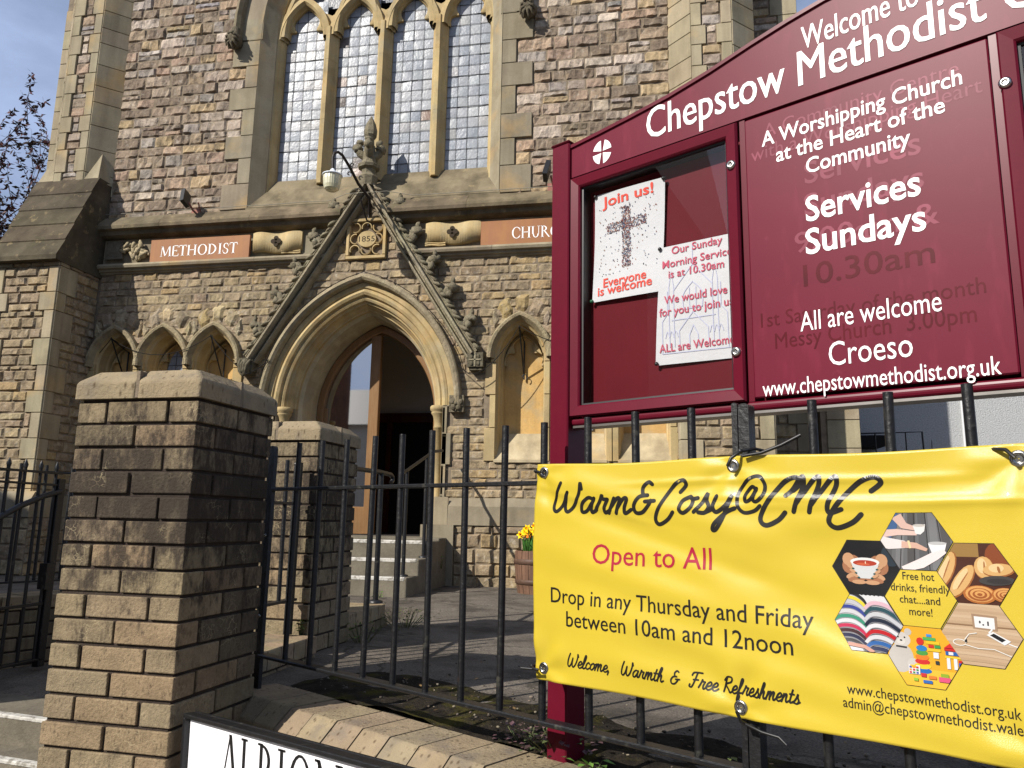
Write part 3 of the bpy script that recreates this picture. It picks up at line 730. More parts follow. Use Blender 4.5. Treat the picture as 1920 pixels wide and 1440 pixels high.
# great window ------------------------------------------------
wn = MB()
def honeyc(i): return jit(HONEY, .05)
arch_sweep(wn, CX, 5.45, 1.43, 2.35, [(.0, FY-.03), (-.13, FY+.10), (-.135, FY+.115)], 3.37, 14, lambda i: jit(ASHG, .06))
arch_sweep(wn, CX, 5.45, 1.43, 2.35, [(-.135, FY+.115), (-.15, FY+.125), (-.16, FY+.16), (-.185, FY+.2), (-.185, FY+.36)], 3.37, 14, honeyc)
window = wn.build('window', M_honey, church)
s_ = MB()
s_.extx([(FY+.36, 3.83), (FY+.21, 3.775), (FY+.13, 3.63), (FY+.125, 3.612), (FY+.11, 3.605), (FY-.035, 3.365), (FY-.035, 3.34), (FY+.36, 3.34)], CX-1.445, CX+1.445, C(126, 115, 93))
s_.build('sill', M_mossy, window)
hb = MB(); arch_sweep(hb, CX, 5.5, 1.43, 2.35, [(.33, FY), (.33, FY-.09), (.285, FY-.115), (.25, FY-.08), (.235, FY-.035), (.2, FY)], 5.48, 14, lambda i: jit(C(132, 122, 100), .06)); hb.build('hood_mould', M_carved, window)
GYW = FY+.23
lights = [-.995, -.332, .332, .995]; LA = .247; LZS = 5.52; LH = .44
for c in (-1.24, *[(lights[i]+lights[i+1])/2 for i in range(3)], 1.24):
    mm = MB()
    if abs(c) < 1.2: pr = [(-.088, GYW+.04), (-.088, GYW-.012), (-.07, GYW-.03), (-.022, GYW-.125), (.022, GYW-.125), (.07, GYW-.03), (.088, GYW-.012), (.088, GYW+.04)]
    elif c < 0: pr = [(-.03, GYW+.04), (-.03, GYW-.03), (0, GYW-.012), (0, GYW+.04)]
    else: pr = [(0, GYW+.04), (0, GYW-.012), (.03, GYW-.03), (.03, GYW+.04)]
    zz = [3.68, 4.45, 5.2, 5.62]
    for i in range(3): mm.ring([[Vector((CX+c+x, y, zz[i]+.001)) for x, y in pr], [Vector((CX+c+x, y, zz[i+1]-.001)) for x, y in pr]], jit(HONEY, .06), True, True, False)
    mm.build('mullion', M_honey, window)
# cusped heads
for c in lights:
    hd = MB(); n = 26
    def ins(t):                                      # trefoil outline, inset from the pointed head
        a = abs(t); return .012+.085*math.exp(-((a-.62)/.09)**2)+.012*math.exp(-((a-.95)/.1)**2)
    A = []; B2 = []; D_ = []
    for i in range(-n, n+1):
        t = i/n; x, z = apt(c, LZS, LA, LH, .0, t); x2, z2 = apt(c, LZS, LA, LH, -ins(t), t); x0, z0 = apt(c, LZS, LA, LH, .088, t)
        if i == 0: x = x2 = x0 = c
        A.append((x0, z0)); B2.append((x, z)); D_.append((x2, z2))
    rows = []
    for k in range(len(A)):
        x0, z0 = A[k]; x, z = B2[k]; x2, z2 = D_[k]
        rows.append([Vector((CX+x0, GYW+.03, z0)), Vector((CX+x0, GYW-.1, z0)), Vector((CX+x+(x0-x)*.3, GYW-.115, z+(z0-z)*.3)), Vector((CX+x, GYW-.08, z)), Vector((CX+x+(x2-x)*.3, GYW-.03, z+(z2-z)*.3)), Vector((CX+x2, GYW-.02, z2)), Vector((CX+x2, GYW+.03, z2))])
    for k in range(len(A)-1): hd.ring([rows[k], rows[k+1]], jit(HONEY, .04), False, False, False)
    hd.build('tracery_head', M_honey, window)
tr = MB()                                             # upper tracery: intersecting arcs and the solid between
for c in (-.663, 0, .663):
    arch_sweep(tr, CX+c, 5.55, .58, .98, [(.045, GYW+.03), (.045, GYW-.07), (.02, GYW-.11), (-.02, GYW-.11), (-.045, GYW-.07), (-.045, GYW+.03)], None, 10, honeyc)
tr.build('tracery', M_honey, window)
bk = MB(); bk.prism(archpoly(0, 5.45, 1.43, 2.35, -.17, 5.97), FM(GYW+.06), 0, .005, C(74, 80, 88)); bk.build('upper_glass', M_glaze, window)
sp_ = MB()
for c in (-.663, 0, .663): sp_.prism([(c-.05, 5.66), (c+.05, 5.66), (c+.20, 5.90), (c, 5.80), (c-.2, 5.90)], FM(GYW), -.03, .05, jit(HONEY, .05))
sp_.build('spandrel', M_honey, window)
GL = [C(142, 146, 152), C(137, 142, 149), C(148, 151, 155), C(134, 140, 148), C(142, 147, 152), C(144, 145, 146), C(130, 136, 144)]
for li, c in enumerate(lights):
    gb = MB(); lb = MB(); ncol = 4; pw = 2*LA/ncol; ph = .1262; z0 = 3.77; nr = 18
    for r_ in range(nr):
        for k in range(ncol):
            u0 = c-LA+k*pw; v0 = z0+r_*ph
            if v0 > LZS+LH: continue
            tx, tz = random.gauss(0, .013), random.gauss(0, .013)
            col = jit(random.choice(GL), .04)
            if li in (1, 2) and random.random() < .045: col = random.choice([C(90, 80, 74), C(124, 104, 92), C(98, 90, 86)])
            n = 4; vs = []; bulge = random.uniform(.001, .0035)
            for bb in range(n+1):
                for aa in range(n+1):
                    fu, fv = aa/n-.5, bb/n-.5
                    vs.append(Vector((CX+u0+(aa/n)*pw, GYW+.012-bulge*(1-4*max(fu*fu, fv*fv))-tx*fu*pw*2-tz*fv*ph*2, v0+(bb/n)*ph)))
            gb.add(vs, [(bb*5+aa, bb*5+aa+1, bb*5+aa+6, bb*5+aa+5) for bb in range(4) for aa in range(4)], col, True)
        lb.tube([(CX+c-LA, GYW+.004, z0+r_*ph), (CX+c+LA, GYW+.004, z0+r_*ph+random.uniform(-.003, .003))], .0024 if r_ % 3 else .0036, (.04, .04, .05), 5)
    for k in range(ncol+1): lb.tube([(CX+c-LA+k*pw, GYW+.004, z0), (CX+c-LA+k*pw+random.uniform(-.003, .003), GYW+.004, z0+1), (CX+c-LA+k*pw, GYW+.004, 6.0)], .0022, (.04, .04, .05), 5)
    go = gb.build('glass', M_glaze, window); lb.build('lead_came', M_lead, go)
# hood stops of the great window (carved heads)
for sg in (-1, 1):
    q = MB(); cc = Vector((CX+sg*1.72, FY-.1, 5.40)); K = C(104, 96, 80)
    q.blob(cc, .085, .09, .1, K, 14, 9, .22, None, sg*3)
    for k in range(9):
        a = k*.7; q.tube([cc+Vector((math.cos(a)*.02, -.06, .06*math.sin(a)+.02)), cc+Vector((math.cos(a)*.06, -.085, math.sin(a)*.07-.01)), cc+Vector((math.cos(a)*.085, -.03, math.sin(a)*.09-.04))], [.02, .016, .006], K, 6)
    q.tube([cc+Vector((0, 0, .06)), cc+Vector((0, .02, .16))], [.06, .05], K, 10)
    q.build('label_stop', M_carved, window)

# doorway ------------------------------------------------------
DA, DZ, DH = .77, 1.13, 1.06
dw = MB()
arch_sweep(dw, CX, DZ, DA, DH, [(.25, FY+.02), (.25, FY-.028), (.2, FY-.03), (.188, FY-.012), (.18, FY-.02), (.155, FY-.03), (.128, FY-.015), (.118, FY+.02), (.112, FY+.022), (.095, FY+.01), (.075, FY+.022), (.066, FY+.055), (.05, FY+.06), (.04, FY+.1), (.026, FY+.12), (.012, FY+.15), (0, FY+.155), (0, FY+.2)], None, 20, lambda i: jit(HONEY, .07))
arch_sweep(dw, CX, DZ, DA, DH, [(0, FY+.2), (-.03, FY+.24), (-.045, FY+.42), (-.05, FY+.6)], -.17, 20, lambda i: jit(C(176, 164, 134), .06))
doorway = dw.build('doorway', M_honey, church)
hb = MB(); arch_sweep(hb, CX, DZ, DA, DH, [(.33, FY), (.33, FY-.085), (.318, FY-.1), (.29, FY-.11), (.265, FY-.09), (.252, FY-.03)], None, 20, lambda i: jit(C(152, 140, 114), .07)); hb.build('hood_mould', M_carved, doorway)
for sg in (-1, 1):
    jb = MB()
    for za, zb in ((-.05, .22), (.22, .52), (.52, .82), (.82, 1.13)):
        cc = jit(ASH, .07); pf = [(.95, FY-.03), (.905, FY-.03), (.895, FY+.0), (.885, FY+.03), (.86, FY+.13), (.78, FY+.15), (.77, FY+.2)]
        if za < .2: pf = [(1.0, FY-.08), (.87, FY-.085), (.84, FY-.02), (.80, FY+.08), (.75, FY+.1), (.74, FY+.2)]
        jb.ring([[Vector((CX+sg*x, y, zz)) for x, y in pf] for zz in (za+.001, zb-.001)], cc, False, False, False)
    jb.box(CX+sg*(.74 if sg > 0 else 1.07), CX+sg*(1.07 if sg > 0 else .74), FY-.1, FY+.2, GZ, -.05, ASHG)
    jb.build('jamb', M_ashlar, doorway)
for sg in (-1, 1):
    q = MB(); bx_ = (CX+sg*.845, FY+.045, 0)
    q.lathe(bx_, [(.068, .06), (.07, .085), (.055, .1), (.06, .115), (.045, .13), (.042, .9), (.05, .905), (.05, .92), (.043, .93), (.045, .97), (.06, 1.03), (.075, 1.05), (.078, 1.06), (.07, 1.075), (.088, 1.085), (.09, 1.12), (.08, 1.132)], HONEY, 20)
    q.build('colonnette', M_ashlar, doorway)
    q = MB(); cc = Vector((CX+sg*1.055, FY-.05, 1.14)); K = C(112, 104, 86)
    q.box(cc.x-.075, cc.x+.075, FY-.07, FY, cc.z-.085, cc.z+.085, K)
    for k in range(5):
        a = k*2*math.pi/5+.3; q.blob(cc+Vector((math.cos(a)*.042, -.03, math.sin(a)*.042)), .032, .025, .032, K, 10, 6, .15, None, k)
        q.tube([cc+Vector((math.cos(a+.6)*.02, -.035, math.sin(a+.6)*.02)), cc+Vector((math.cos(a+.6)*.075, -.03, math.sin(a+.6)*.075))], [.008, .005], K, 5)
    q.blob(cc+Vector((0, -.05, 0)), .02, .016, .02, K, 8, 5)
    q.build('rosette', M_carved, doorway, bevel=.006)
# door: timber frame, closed glazed leaf on the left, right leaf standing open inside
DY = FY+.6; da = DA-.05; dh = DH-.06
fr = MB(); arch_sweep(fr, CX, DZ, da, dh, [(0, DY-.05), (-.008, DY-.06), (-.07, DY-.06), (-.08, DY-.05), (-.08, DY+.06), (0, DY+.06)], -.17, 16, lambda i: jit(C(150, 98, 52), .05))
door = fr.build('door', M_wood, church)
lf = MB()
lf.box(CX-.115, CX-.0, DY-.045, DY+.02, -.17, 2.02, C(166, 110, 62)); lf.build('stile', M_wood, door, bevel=.006)
lr = MB(); lr.box(CX-.64, CX-.115, DY-.03, DY+.02, -.17, .12, C(120, 76, 40)); lr.box(CX-.645, CX-.6, DY-.03, DY+.02, .12, 1.2, C(140, 90, 48)); lr.build('bottom_rail', M_wood, door, bevel=.004)
gp = MB(); pol = [(-.6, .12)]+[(x, z) for x, z in [apt(0, DZ, da-.08, dh-.1, 0, i/16) for i in range(-16, 1)] if x < -.115]+[(-.115, 2.0), (-.115, .12)]
gp.prism(pol, FM(DY-.005), 0, .006); gp.build('door_glass', M_dglass, door)
rl_ = MB()
Mo = Matrix.Rotation(R(-96), 3, 'Z'); hinge = Vector((CX+.64, DY+.03, 0))
rl_.box(0, .6, -.03, .03, -.17, 1.55, C(120, 74, 40), lambda x, y, z: hinge+Mo @ Vector((-x, y, z))); rl_.build('open_leaf', M_wood, door, bevel=.004)
# lobby
lo = MB(); Y1, Y2 = DY+.07, DY+1.5; xa, xb = CX-1.3, CX+1.3
lo.box(xa, xb, Y2, Y2+.1, -.17, 3.2); lo.box(xa-.1, xa, Y1-.1, Y2, -.17, 3.2); lo.box(xb, xb+.1, Y1-.1, Y2, -.17, 3.2); lo.box(xa-.1, xb+.1, Y1-.1, Y2+.1, 3.2, 3.3)
lo.box(xa, CX-.9, Y1-.1, Y1, -.17, 3.2); lo.box(CX+.9, xb, Y1-.1, Y1, -.17, 3.2)
lo.build('lobby', M_plaster, church)
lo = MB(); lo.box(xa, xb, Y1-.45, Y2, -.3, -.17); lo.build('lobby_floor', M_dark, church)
sc = MB(); sc.box(xa, xb, Y2-.12, Y2-.03, 1.22, 1.34, C(110, 40, 26)); 
for x in (-1.0, -.42, .2, .8): sc.box(CX+x, CX+x+.07, Y2-.11, Y2-.03, -.17, 1.22, C(80, 44, 24))
sc.build('inner_screen', M_dwood, church)
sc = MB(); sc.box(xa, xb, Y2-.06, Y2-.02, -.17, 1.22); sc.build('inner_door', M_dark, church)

# gable over the doorway ---------------------------------------
gb = MB()
for sg in (-1, 1):
    T = Vector((-sg*.5381, 0, .8429)); Nn = Vector((sg*.8429, 0, .5381)); p0 = Vector((sg*1.145, 0, 1.59))
    prof = [(.0, .0), (.0, .06), (.016, .1), (.03, .1), (.036, .05), (.052, .045), (.062, .12), (.075, .15), (.095, .15), (.104, .09), (.118, .08), (.126, .12), (.14, .11), (.145, .0)]
    A = []; B2 = []
    for a, d in prof:
        P = p0+Nn*a; t = -(P.x)/T.x; E = P+T*(t-.0005)
        A.append(Vector((CX+P.x, FY-d, P.z))); B2.append(Vector((CX+E.x, FY-d, E.z)))
    k = 7; 
    for i in range(k): gb.ring([[x.lerp(y, i/k+.0006) for x, y in zip(A, B2)], [x.lerp(y, (i+1)/k-.0006) for x, y in zip(A, B2)]], jit(C(152, 143, 120), .08), False, False, False)
gable = gb.build('gable', M_carved, church)
for sg in (-1, 1):
    T = Vector((-sg*.5381, 0, .8429)); Nn = Vector((sg*.8429, 0, .5381)); p0 = Vector((sg*1.145, 0, 1.59)); K = C(124, 116, 96)
    lt = MB()                                         # running leaf trail
    for i in range(30):
        P = p0+T*(.05+i*.071)+Nn*.15; a = math.atan2(T.z, T.x)
        Mr = Matrix.Rotation(-(a+sg*(.55 if i % 2 else .25)), 3, 'Y')
        lt.blob((CX+P.x, FY-.09-.02*(i % 2), P.z), .056, .035, .021, jit(K, .1), 7, 5, .25, Mr, i)
    lt.build('leaf_trail', M_carved, gable)
    for f in (.14, .325, .50, .675, .855):
        q = MB(); P = p0+T*(2.12*f)+Nn*.2; c0 = Vector((CX+P.x, FY-.08, P.z)); D_ = Nn
        q.tube([c0-Nn*.08, c0-Nn*.02+T*.02, c0+Nn*.035+T*.055, c0+Nn*.075+T*.05], [.036, .042, .038, .022], K, 8)
        q.blob(c0+Nn*.06+T*.03, .062, .06, .05, K, 10, 7, .35, None, f*9)
        q.blob(c0+Nn*.0-T*.015+Vector((0, -.03, 0)), .035, .03, .045, K, 9, 6, .3, None, f*5)
        q.blob(c0+Nn*.1+T*.085, .026, .028, .04, K, 8, 5, .3, None, f*7)
        q.build('crocket', M_carved, gable)
    q = MB(); cc = Vector((CX+sg*1.245, FY-.07, 1.56)); K2 = C(100, 94, 78)
    q.box(cc.x-.08, cc.x+.08, FY-.12, FY, cc.z-.06, cc.z+.085, K2); q.box(cc.x-.065, cc.x+.065, FY-.1, FY, cc.z-.09, cc.z-.06, K2)
    if sg > 0:
        for dx, dz, w, h in ((0, .012, .008, .07), (0, .012, .062, .007)): q.box(cc.x+dx-w, cc.x+dx+w, FY-.128, FY-.12, cc.z+dz-h, cc.z+dz+h, C(150, 142, 118))
        for dx in (-.035, .035):
            for dz in (-.025, .045): q.blob((cc.x+dx, FY-.12, cc.z+dz), .02, .014, .024, K2, 8, 5, .2)
    else:
        q.blob(cc+Vector((.0, -.05, -.02)), .075, .05, .085, K2, 14, 9, .2)
        for k in range(4): q.tube([cc+Vector((-.06+.04*k, -.055, .06)), cc+Vector((-.045+.03*k, -.1, .0)), cc+Vector((-.02+.014*k, -.085, -.07))], [.014, .02, .012], K2, 6)
    q.build('corbel', M_carved, gable, bevel=.008)
# finial
q = MB(); K = C(126, 118, 98); f0 = Vector((CX, FY-.075, 0))
q.lathe(f0, [(.085, 3.5), (.11, 3.6), (.075, 3.64), (.08, 3.69), (.115, 3.705), (.125, 3.735), (.09, 3.76), (.075, 3.8), (.07, 3.9), (.05, 3.97), (.045, 4.05), (.07, 4.09), (.075, 4.14), (.055, 4.22), (.02, 4.29), (.006, 4.32)], K, 8, False)
for k in range(4):
    a = k*math.pi/2+.25; d = Vector((math.cos(a), math.sin(a), 0))
    q.tube([f0+d*.05+Vector((0, 0, 3.84)), f0+d*.1+Vector((0, 0, 3.88)), f0+d*.13+Vector((0, 0, 3.95)), f0+d*.1+Vector((0, 0, 4.01))], [.04, .045, .04, .02], K, 8)
    q.blob(f0+d*.125+Vector((0, 0, 3.93)), .055, .055, .045, K, 10, 7, .3, None, k*3); q.blob(f0+d*.105+Vector((0, 0, 4.0)), .04, .04, .032, K, 9, 6, .3, None, k*5)
q.build('finial', M_carved, gable)

# date stone
dp = MB()
ashblock(dp, FM(FY), -.225, .225, 2.705, 2.745, HONEY, .05); ashblock(dp, FM(FY), -.225, .225, 3.12, 3.16, HONEY, .05)
ashblock(dp, FM(FY), -.225, -.185, 2.745, 3.12, HONEY, .05); ashblock(dp, FM(FY), .185, .225, 2.745, 3.12, HONEY, .05)
for gx in (-1, 0, 1):
    for gz in (-1, 0, 1):
        if gx == gz == 0: continue
        cx_, cz_ = gx*.125, 2.933+gz*.124; r1 = .058; aa = math.degrees(math.atan2(gz, gx))
        span = 215 if gx*gz == 0 else 150
        ar = [R(aa-span/2+span*i/14) for i in range(15)]
        if gx*gz: ar = [R(aa+90+20+i*(230/2)/7) for i in range(8)]+[R(aa-135+i*115/7) for i in range(8)]; segs = [ar[:8], ar[8:]]
        else: segs = [ar]
        for sgm in segs:
            o1 = [(cx_+math.cos(t)*r1, cz_+math.sin(t)*r1) for t in sgm]; o2 = [(cx_+math.cos(t)*(r1-.01), cz_+math.sin(t)*(r1-.01)) for t in sgm]
            dp.ring([[FM(FY)(*o1[i], -.02), FM(FY)(*o1[i], .042), FM(FY)(*o2[i], .046), FM(FY)(*o2[i], -.02)] for i in range(len(o1))], jit(HONEY, .04), False, False, False)
dp.prism(ell(0, 2.933, .104, .09, 20), FM(FY), -.02, .03, HONEY)
plq = dp.build('date_plaque', M_honey, church)
q = MB(); q.add([FM(FY)(-.185, 2.745, .001), FM(FY)(.185, 2.745, .001), FM(FY)(.185, 3.12, .001), FM(FY)(-.185, 3.12, .001)], [(0, 1, 2, 3)], C(128, 114, 96)); q.build('plaque_back', M_ashlar, plq)
q = MB(); add2d(q, text2d('1855', -.088, .09, 2.903, .06), FM(FY), .0312, C(40, 32, 24)); q.build('date_lettering', mat('engraved', C(44, 34, 24)), plq)

# blind arcade -------------------------------------------------
NY = FY+.22
for ci, c in enumerate(nich):
    q = MB()
    arch_sweep(q, CX+c, 1.60, .26, .39, [(-.0, FY-.024), (-.012, FY+.01), (-.03, FY+.03), (-.038, FY+.13), (-.05, FY+.15), (-.055, NY-.02), (-.055, NY+.02)], .6, 9, lambda i: jit(HONEY, .06))
    nch = q.build('niche', M_honey, church)
    hq = MB(); arch_sweep(hq, CX+c, 1.60, .26, .39, [(.075, FY), (.075, FY-.075), (.06, FY-.09), (.035, FY-.085), (.02, FY-.06), (.0, FY-.024)], None, 9, lambda i: jit(C(156, 143, 114), .07)); hq.build('hood_mould', M_carved, nch)
    sl_ = MB(); sl_.extx([(NY+.02, .87), (NY-.02, .865), (FY+.0, .6), (FY-.03, .585), (FY-.03, .56), (NY+.02, .56)], CX+c-.25, CX+c+.25, C(176, 162, 132)); sl_.build('sill', M_ashlar, nch)
    bkp = MB(); bkp.prism(archpoly(c, 1.60, .26, .39, -.03, .6), FM(NY+.012), -.01, .0, jit(C(190, 156, 100), .05)); bkp.build('back_panel', M_honey, nch)
    cu = MB(); n = 18; rows = []
    for i in range(-n, n+1):
        t = i/n; a = abs(t); iv = .004+.07*math.exp(-((a-.5)/.1)**2)+.02*math.exp(-((a-1)/.12)**2)
        x, z = apt(c, 1.56, .205, .32, .0, t); x2, z2 = apt(c, 1.56, .205, .32, -iv, t)
        if i == 0: x = x2 = c
        rows.append([Vector((CX+x, NY-.035, z)), Vector((CX+x2, NY-.03, z2)), Vector((CX+x2, NY+.01, z2))])
    for i in range(len(rows)-1): cu.ring([rows[i], rows[i+1]], jit(HONEY, .05), False, False, False)
    cu.build('cusped_head', M_honey, nch)
    if abs(abs(c)-2.29) < .05:
        g = MB(); l = MB()
        g.prism([(c-.1, .9), (c+.1, .9), (c+.1, 1.62), (c+.06, 1.75), (c, 1.82), (c-.06, 1.75), (c-.1, 1.62)], FM(NY), 0, .004, C(120, 128, 140))
        for k in range(9): l.tube([(CX+c-.1, NY-.006, .95+k*.1), (CX+c+.1, NY-.006, .95+k*.1)], .003, (.3, .3, .33), 4)
        for k in range(3): l.tube([(CX+c-.1+k*.1, NY-.006, .9), (CX+c-.1+k*.1, NY-.006, 1.8)], .003, (.3, .3, .33), 4)
        go = g.build('glass', M_glaze, nch); l.build('lead_came', M_lead, go)

# corner turrets over square buttresses with weathered set-offs
def turret(sg):
    tc_ = sg*3.605; T0 = MB(); core = MB()
    pts = [(-.44, 7.42), (-.2, 7.19), (.2, 7.19), (.44, 7.42)]
    zt = 3.62
    core.ring([[Vector((CX+tc_+x, y+.02, zz)) for x, y in pts] for zz in (zt, WALLTOP)], C(112, 98, 82), False, False, False)
    st = MB()
    for f in range(3):
        A = Vector((CX+tc_+pts[f][0], pts[f][1], 0)); B2 = Vector((CX+tc_+pts[f+1][0], pts[f+1][1], 0)); T = (B2-A); Lf = T.length; T.normalize(); Nn = Vector((T.y, -T.x, 0))
        mf = lambda u, v, d, A=A, T=T, Nn=Nn: A+T*u+Nn*(d-.02)+Vector((0, 0, v))
        z = zt; i = f
        while z < 6.6:
            h = random.uniform(.2, .3); w = (.105 if i % 2 else .15)*Lf/.4
            if f == (2 if sg > 0 else 2) or (f == 0 and sg > 0): ashblock(T0, mf, 0, Lf, z, z+h, ASH, .024)
            else:
                ashblock(T0, mf, 0, w, z, z+h, ASH, .024); ashblock(T0, mf, Lf-w, Lf, z, z+h, ASH, .024)
                rubble(st, mf, w, Lf-w, z, z+h, UPPER, (.09, .16), (.12, .3), None, .012, .01)
            z += h; i += 1
        ashblock(T0, mf, 0, Lf, z, WALLTOP, ASH, .022)
    T0.box(CX+tc_-.19, CX+tc_+.19, 7.2, 7.5, WALLTOP, WALLTOP+.05, ASH)
    # square base of the octagon and broaches
    e = .4
    T0.ring([[Vector((CX+tc_-e, 7.18, zz)), Vector((CX+tc_+e, 7.18, zz)), Vector((CX+tc_+e, 7.45, zz)), Vector((CX+tc_-e, 7.45, zz))] for zz in (3.5, 3.74)], jit(ASH, .04), True, True, False)
    for s2 in (-1, 1):
        k0 = Vector((CX+tc_+s2*e, 7.18, 3.74)); T0.add([k0, Vector((CX+tc_+s2*.13, 7.185, 3.74)), Vector((CX+tc_+s2*.43, 7.43, 3.74)), Vector((CX+tc_+s2*.32, 7.3, 4.12))], [(0, 1, 3), (1, 2, 3), (2, 0, 3), (0, 2, 1)], jit(ASH, .05))
    tu = T0.build('turret', M_ashlar, church); core.build('turret_core', M_lime, tu); st.build('turret_rubble', M_rubble, tu)
    # set-off
    so_ = MB(); n = 5; y0, z0, y1, z1 = 6.71, 2.66, 7.19, 3.77
    for k in range(n):
        a, c = k/n, (k+1)/n; ya, za = y0+(y1-y0)*a, z0+(z1-z0)*a; yb, zb = y0+(y1-y0)*c, z0+(z1-z0)*c
        so_.extx([(ya, za), (ya-.006, za+.012), (yb, zb), (7.42, zb), (7.42, za)] if k else [(ya+.1, za-.03), (ya, za-.02), (ya-.004, za+.03), (yb, zb), (7.42, zb), (7.42, za-.03)], CX+tc_-.415, CX+tc_+.415, jit(C(84, 76, 62), .1))
    # buttress below
    bt = MB(); bs = MB(); bc = MB()
    x0, x1, yf = CX+tc_-.395, CX+tc_+.395, 6.8
    bc.box(x0+.012, x1-.012, yf+.012, FY+.05, GZ, 2.655, C(112, 98, 82))
    mF = lambda u, v, d: Vector((x0+u, yf+.012-d, v)); mR = lambda u, v, d: Vector((x1-.012+d, yf+u, v)); mL = lambda u, v, d: Vector((x0+.012-d, yf+.6-u, v))
    z = -.05; i = 0; rows = []
    while z < 2.64:
        h = min(random.uniform(.2, .32), 2.65-z); rows.append((z, z+h, i % 2)); z += h; i += 1
    for a, c, k in rows:
        w1, w2 = (.12, .26) if k else (.2, .13)
        ashblock(bt, mF, 0, w1, a, c, ASH, .022); ashblock(bt, mF, .79-w1, .79, a, c, ASH, .022)
        ashblock(bt, mR, 0, w2, a, c, ASH, .022); ashblock(bt, mL, .6-w2, .6, a, c, ASH, .022)
        rubble(bs, mF, w1, .79-w1, a, c, LOWER, (.08, .13), (.1, .3), None, .016, .012)
        rubble(bs, mR, w2, .6, a, c, LOWER, (.08, .13), (.1, .3), None, .016, .012)
        rubble(bs, mL, 0, .6-w2, a, c, LOWER, (.1, .14), (.15, .3), None, .016, .012)
    bt.extx([(yf-.08, -.05), (yf-.08, .12), (yf-.03, .2), (yf, .21), (yf+.2, .21), (yf+.2, -.05)], x0-.07, x1+.07, ASHG)
    bt.box(x0-.07, x1+.07, yf+.21, FY+.01, -.05, .17, ASHG)
    rubble(bs, lambda u, v, d: Vector((x0-.06+u, yf-.06-d, v)), 0, .91, GZ, -.05, LOWER, (.12, .18), (.15, .35), None)
    rubble(bs, lambda u, v, d: Vector((x1+.06+d, yf-.06+u, v)), 0, .66, GZ, -.05, LOWER, (.12, .18), (.15, .35), None)
    bc.box(x0-.06, x1+.06, yf-.06, FY+.02, GZ, -.05, C(112, 98, 82))
    bu = bt.build('buttress', M_ashlar, church); bs.build('buttress_rubble', M_rubble, bu); bc.build('buttress_core', M_lime, bu); so_.build('set_off', M_mossy, bu)
    # flank wall behind
    fw = MB(); fs_ = MB(); fl = MB()
    xa_, xb_ = sorted((CX+sg*3.9, CX+sg*4.55)); yq = 7.85
    fl.box(xa_, xb_, yq+.01, yq+3, GZ, WALLTOP)
    mq = (lambda u, v, d: Vector((xa_+u, yq-d+.01, v))) if sg > 0 else (lambda u, v, d: Vector((xb_-u, yq-d+.01, v)))
    z = GZ; i = 0
    while z < 6.4:
        h = random.uniform(.2, .3); w = .2 if i % 2 else .28; e_ = .65 if z > 2.4 else .65
        ashblock(fw, mq, e_-w, e_, z, z+h, ASH, .02); rubble(fs_, mq, 0, e_-w, z, z+h, UPPER if z > 2.6 else LOWER, (.09, .14), (.12, .3), None)
        z += h; i += 1
    if sg > 0:
        for k in range(11): ashblock(fw, lambda u, v, d: Vector((xb_+.05+u, yq-.12-d, v)), 0, .3, GZ+.27*k, GZ+.27*(k+1), ASH, .02)
        fl.box(xb_, xb_+.35, yq-.12, yq+1, GZ, GZ+2.97)
    fo = fl.build('flank_wall', M_lime, church); fw.build('flank_quoin', M_ashlar, fo); fs_.build('flank_rubble', M_rubble, fo)
turret(-1); turret(1)
# nave behind: closes the church body and carries a roof (out of the picture above)
nb = MB(); nb.box(CX-4.4, CX+4.4, 10.6, 22, GZ, 6.5, C(150, 136, 116)); nb.build('nave', M_rubble, church)
nb = MB(); nb.prism([(-3.3, WALLTOP), (3.3, WALLTOP), (0, 13.4)], FM(FY+.3), -.25, .25, C(150, 136, 118)); nb.build('gable_end', M_rubble, church)
nb = MB(); nb.prism([(-4.7, 6.3), (4.7, 6.3), (0, 12.6)], FM(10.4), -12, .0, C(64, 66, 72)); nb.build('roof', M_roofs, church)

# steps ---------------------------------------------------------
stp = empty('door_steps', (CX, 6.4, GZ), 'Worn concrete steps with white nosings rising to the church doorway', 'steps')
b = MB(); zs = [-.468, -.338, -.194, -.172]; ys = [6.1, 6.42, 6.75, 7.05]
for k in range(4):
    b.box(CX-1.02, CX+1.02-.004*k, ys[k], (ys[k+1] if k < 3 else 7.72), GZ-.03+.001*k, zs[k], C(138, 128, 108))
b.box(CX-.7, CX+.7, 7.7, 8.1, -.3, -.173, C(138, 128, 108))
b.build('step', M_conc, stp, bevel=.012, seg=2)
b = MB()
for k in range(3): b.box(CX-1.01, CX+1.0-.004*k, ys[k]-.004, ys[k]+.045, zs[k]-.03, zs[k]+.004, (1, 1, 1))
b.build('nosing', M_nose, stp, bevel=.006)

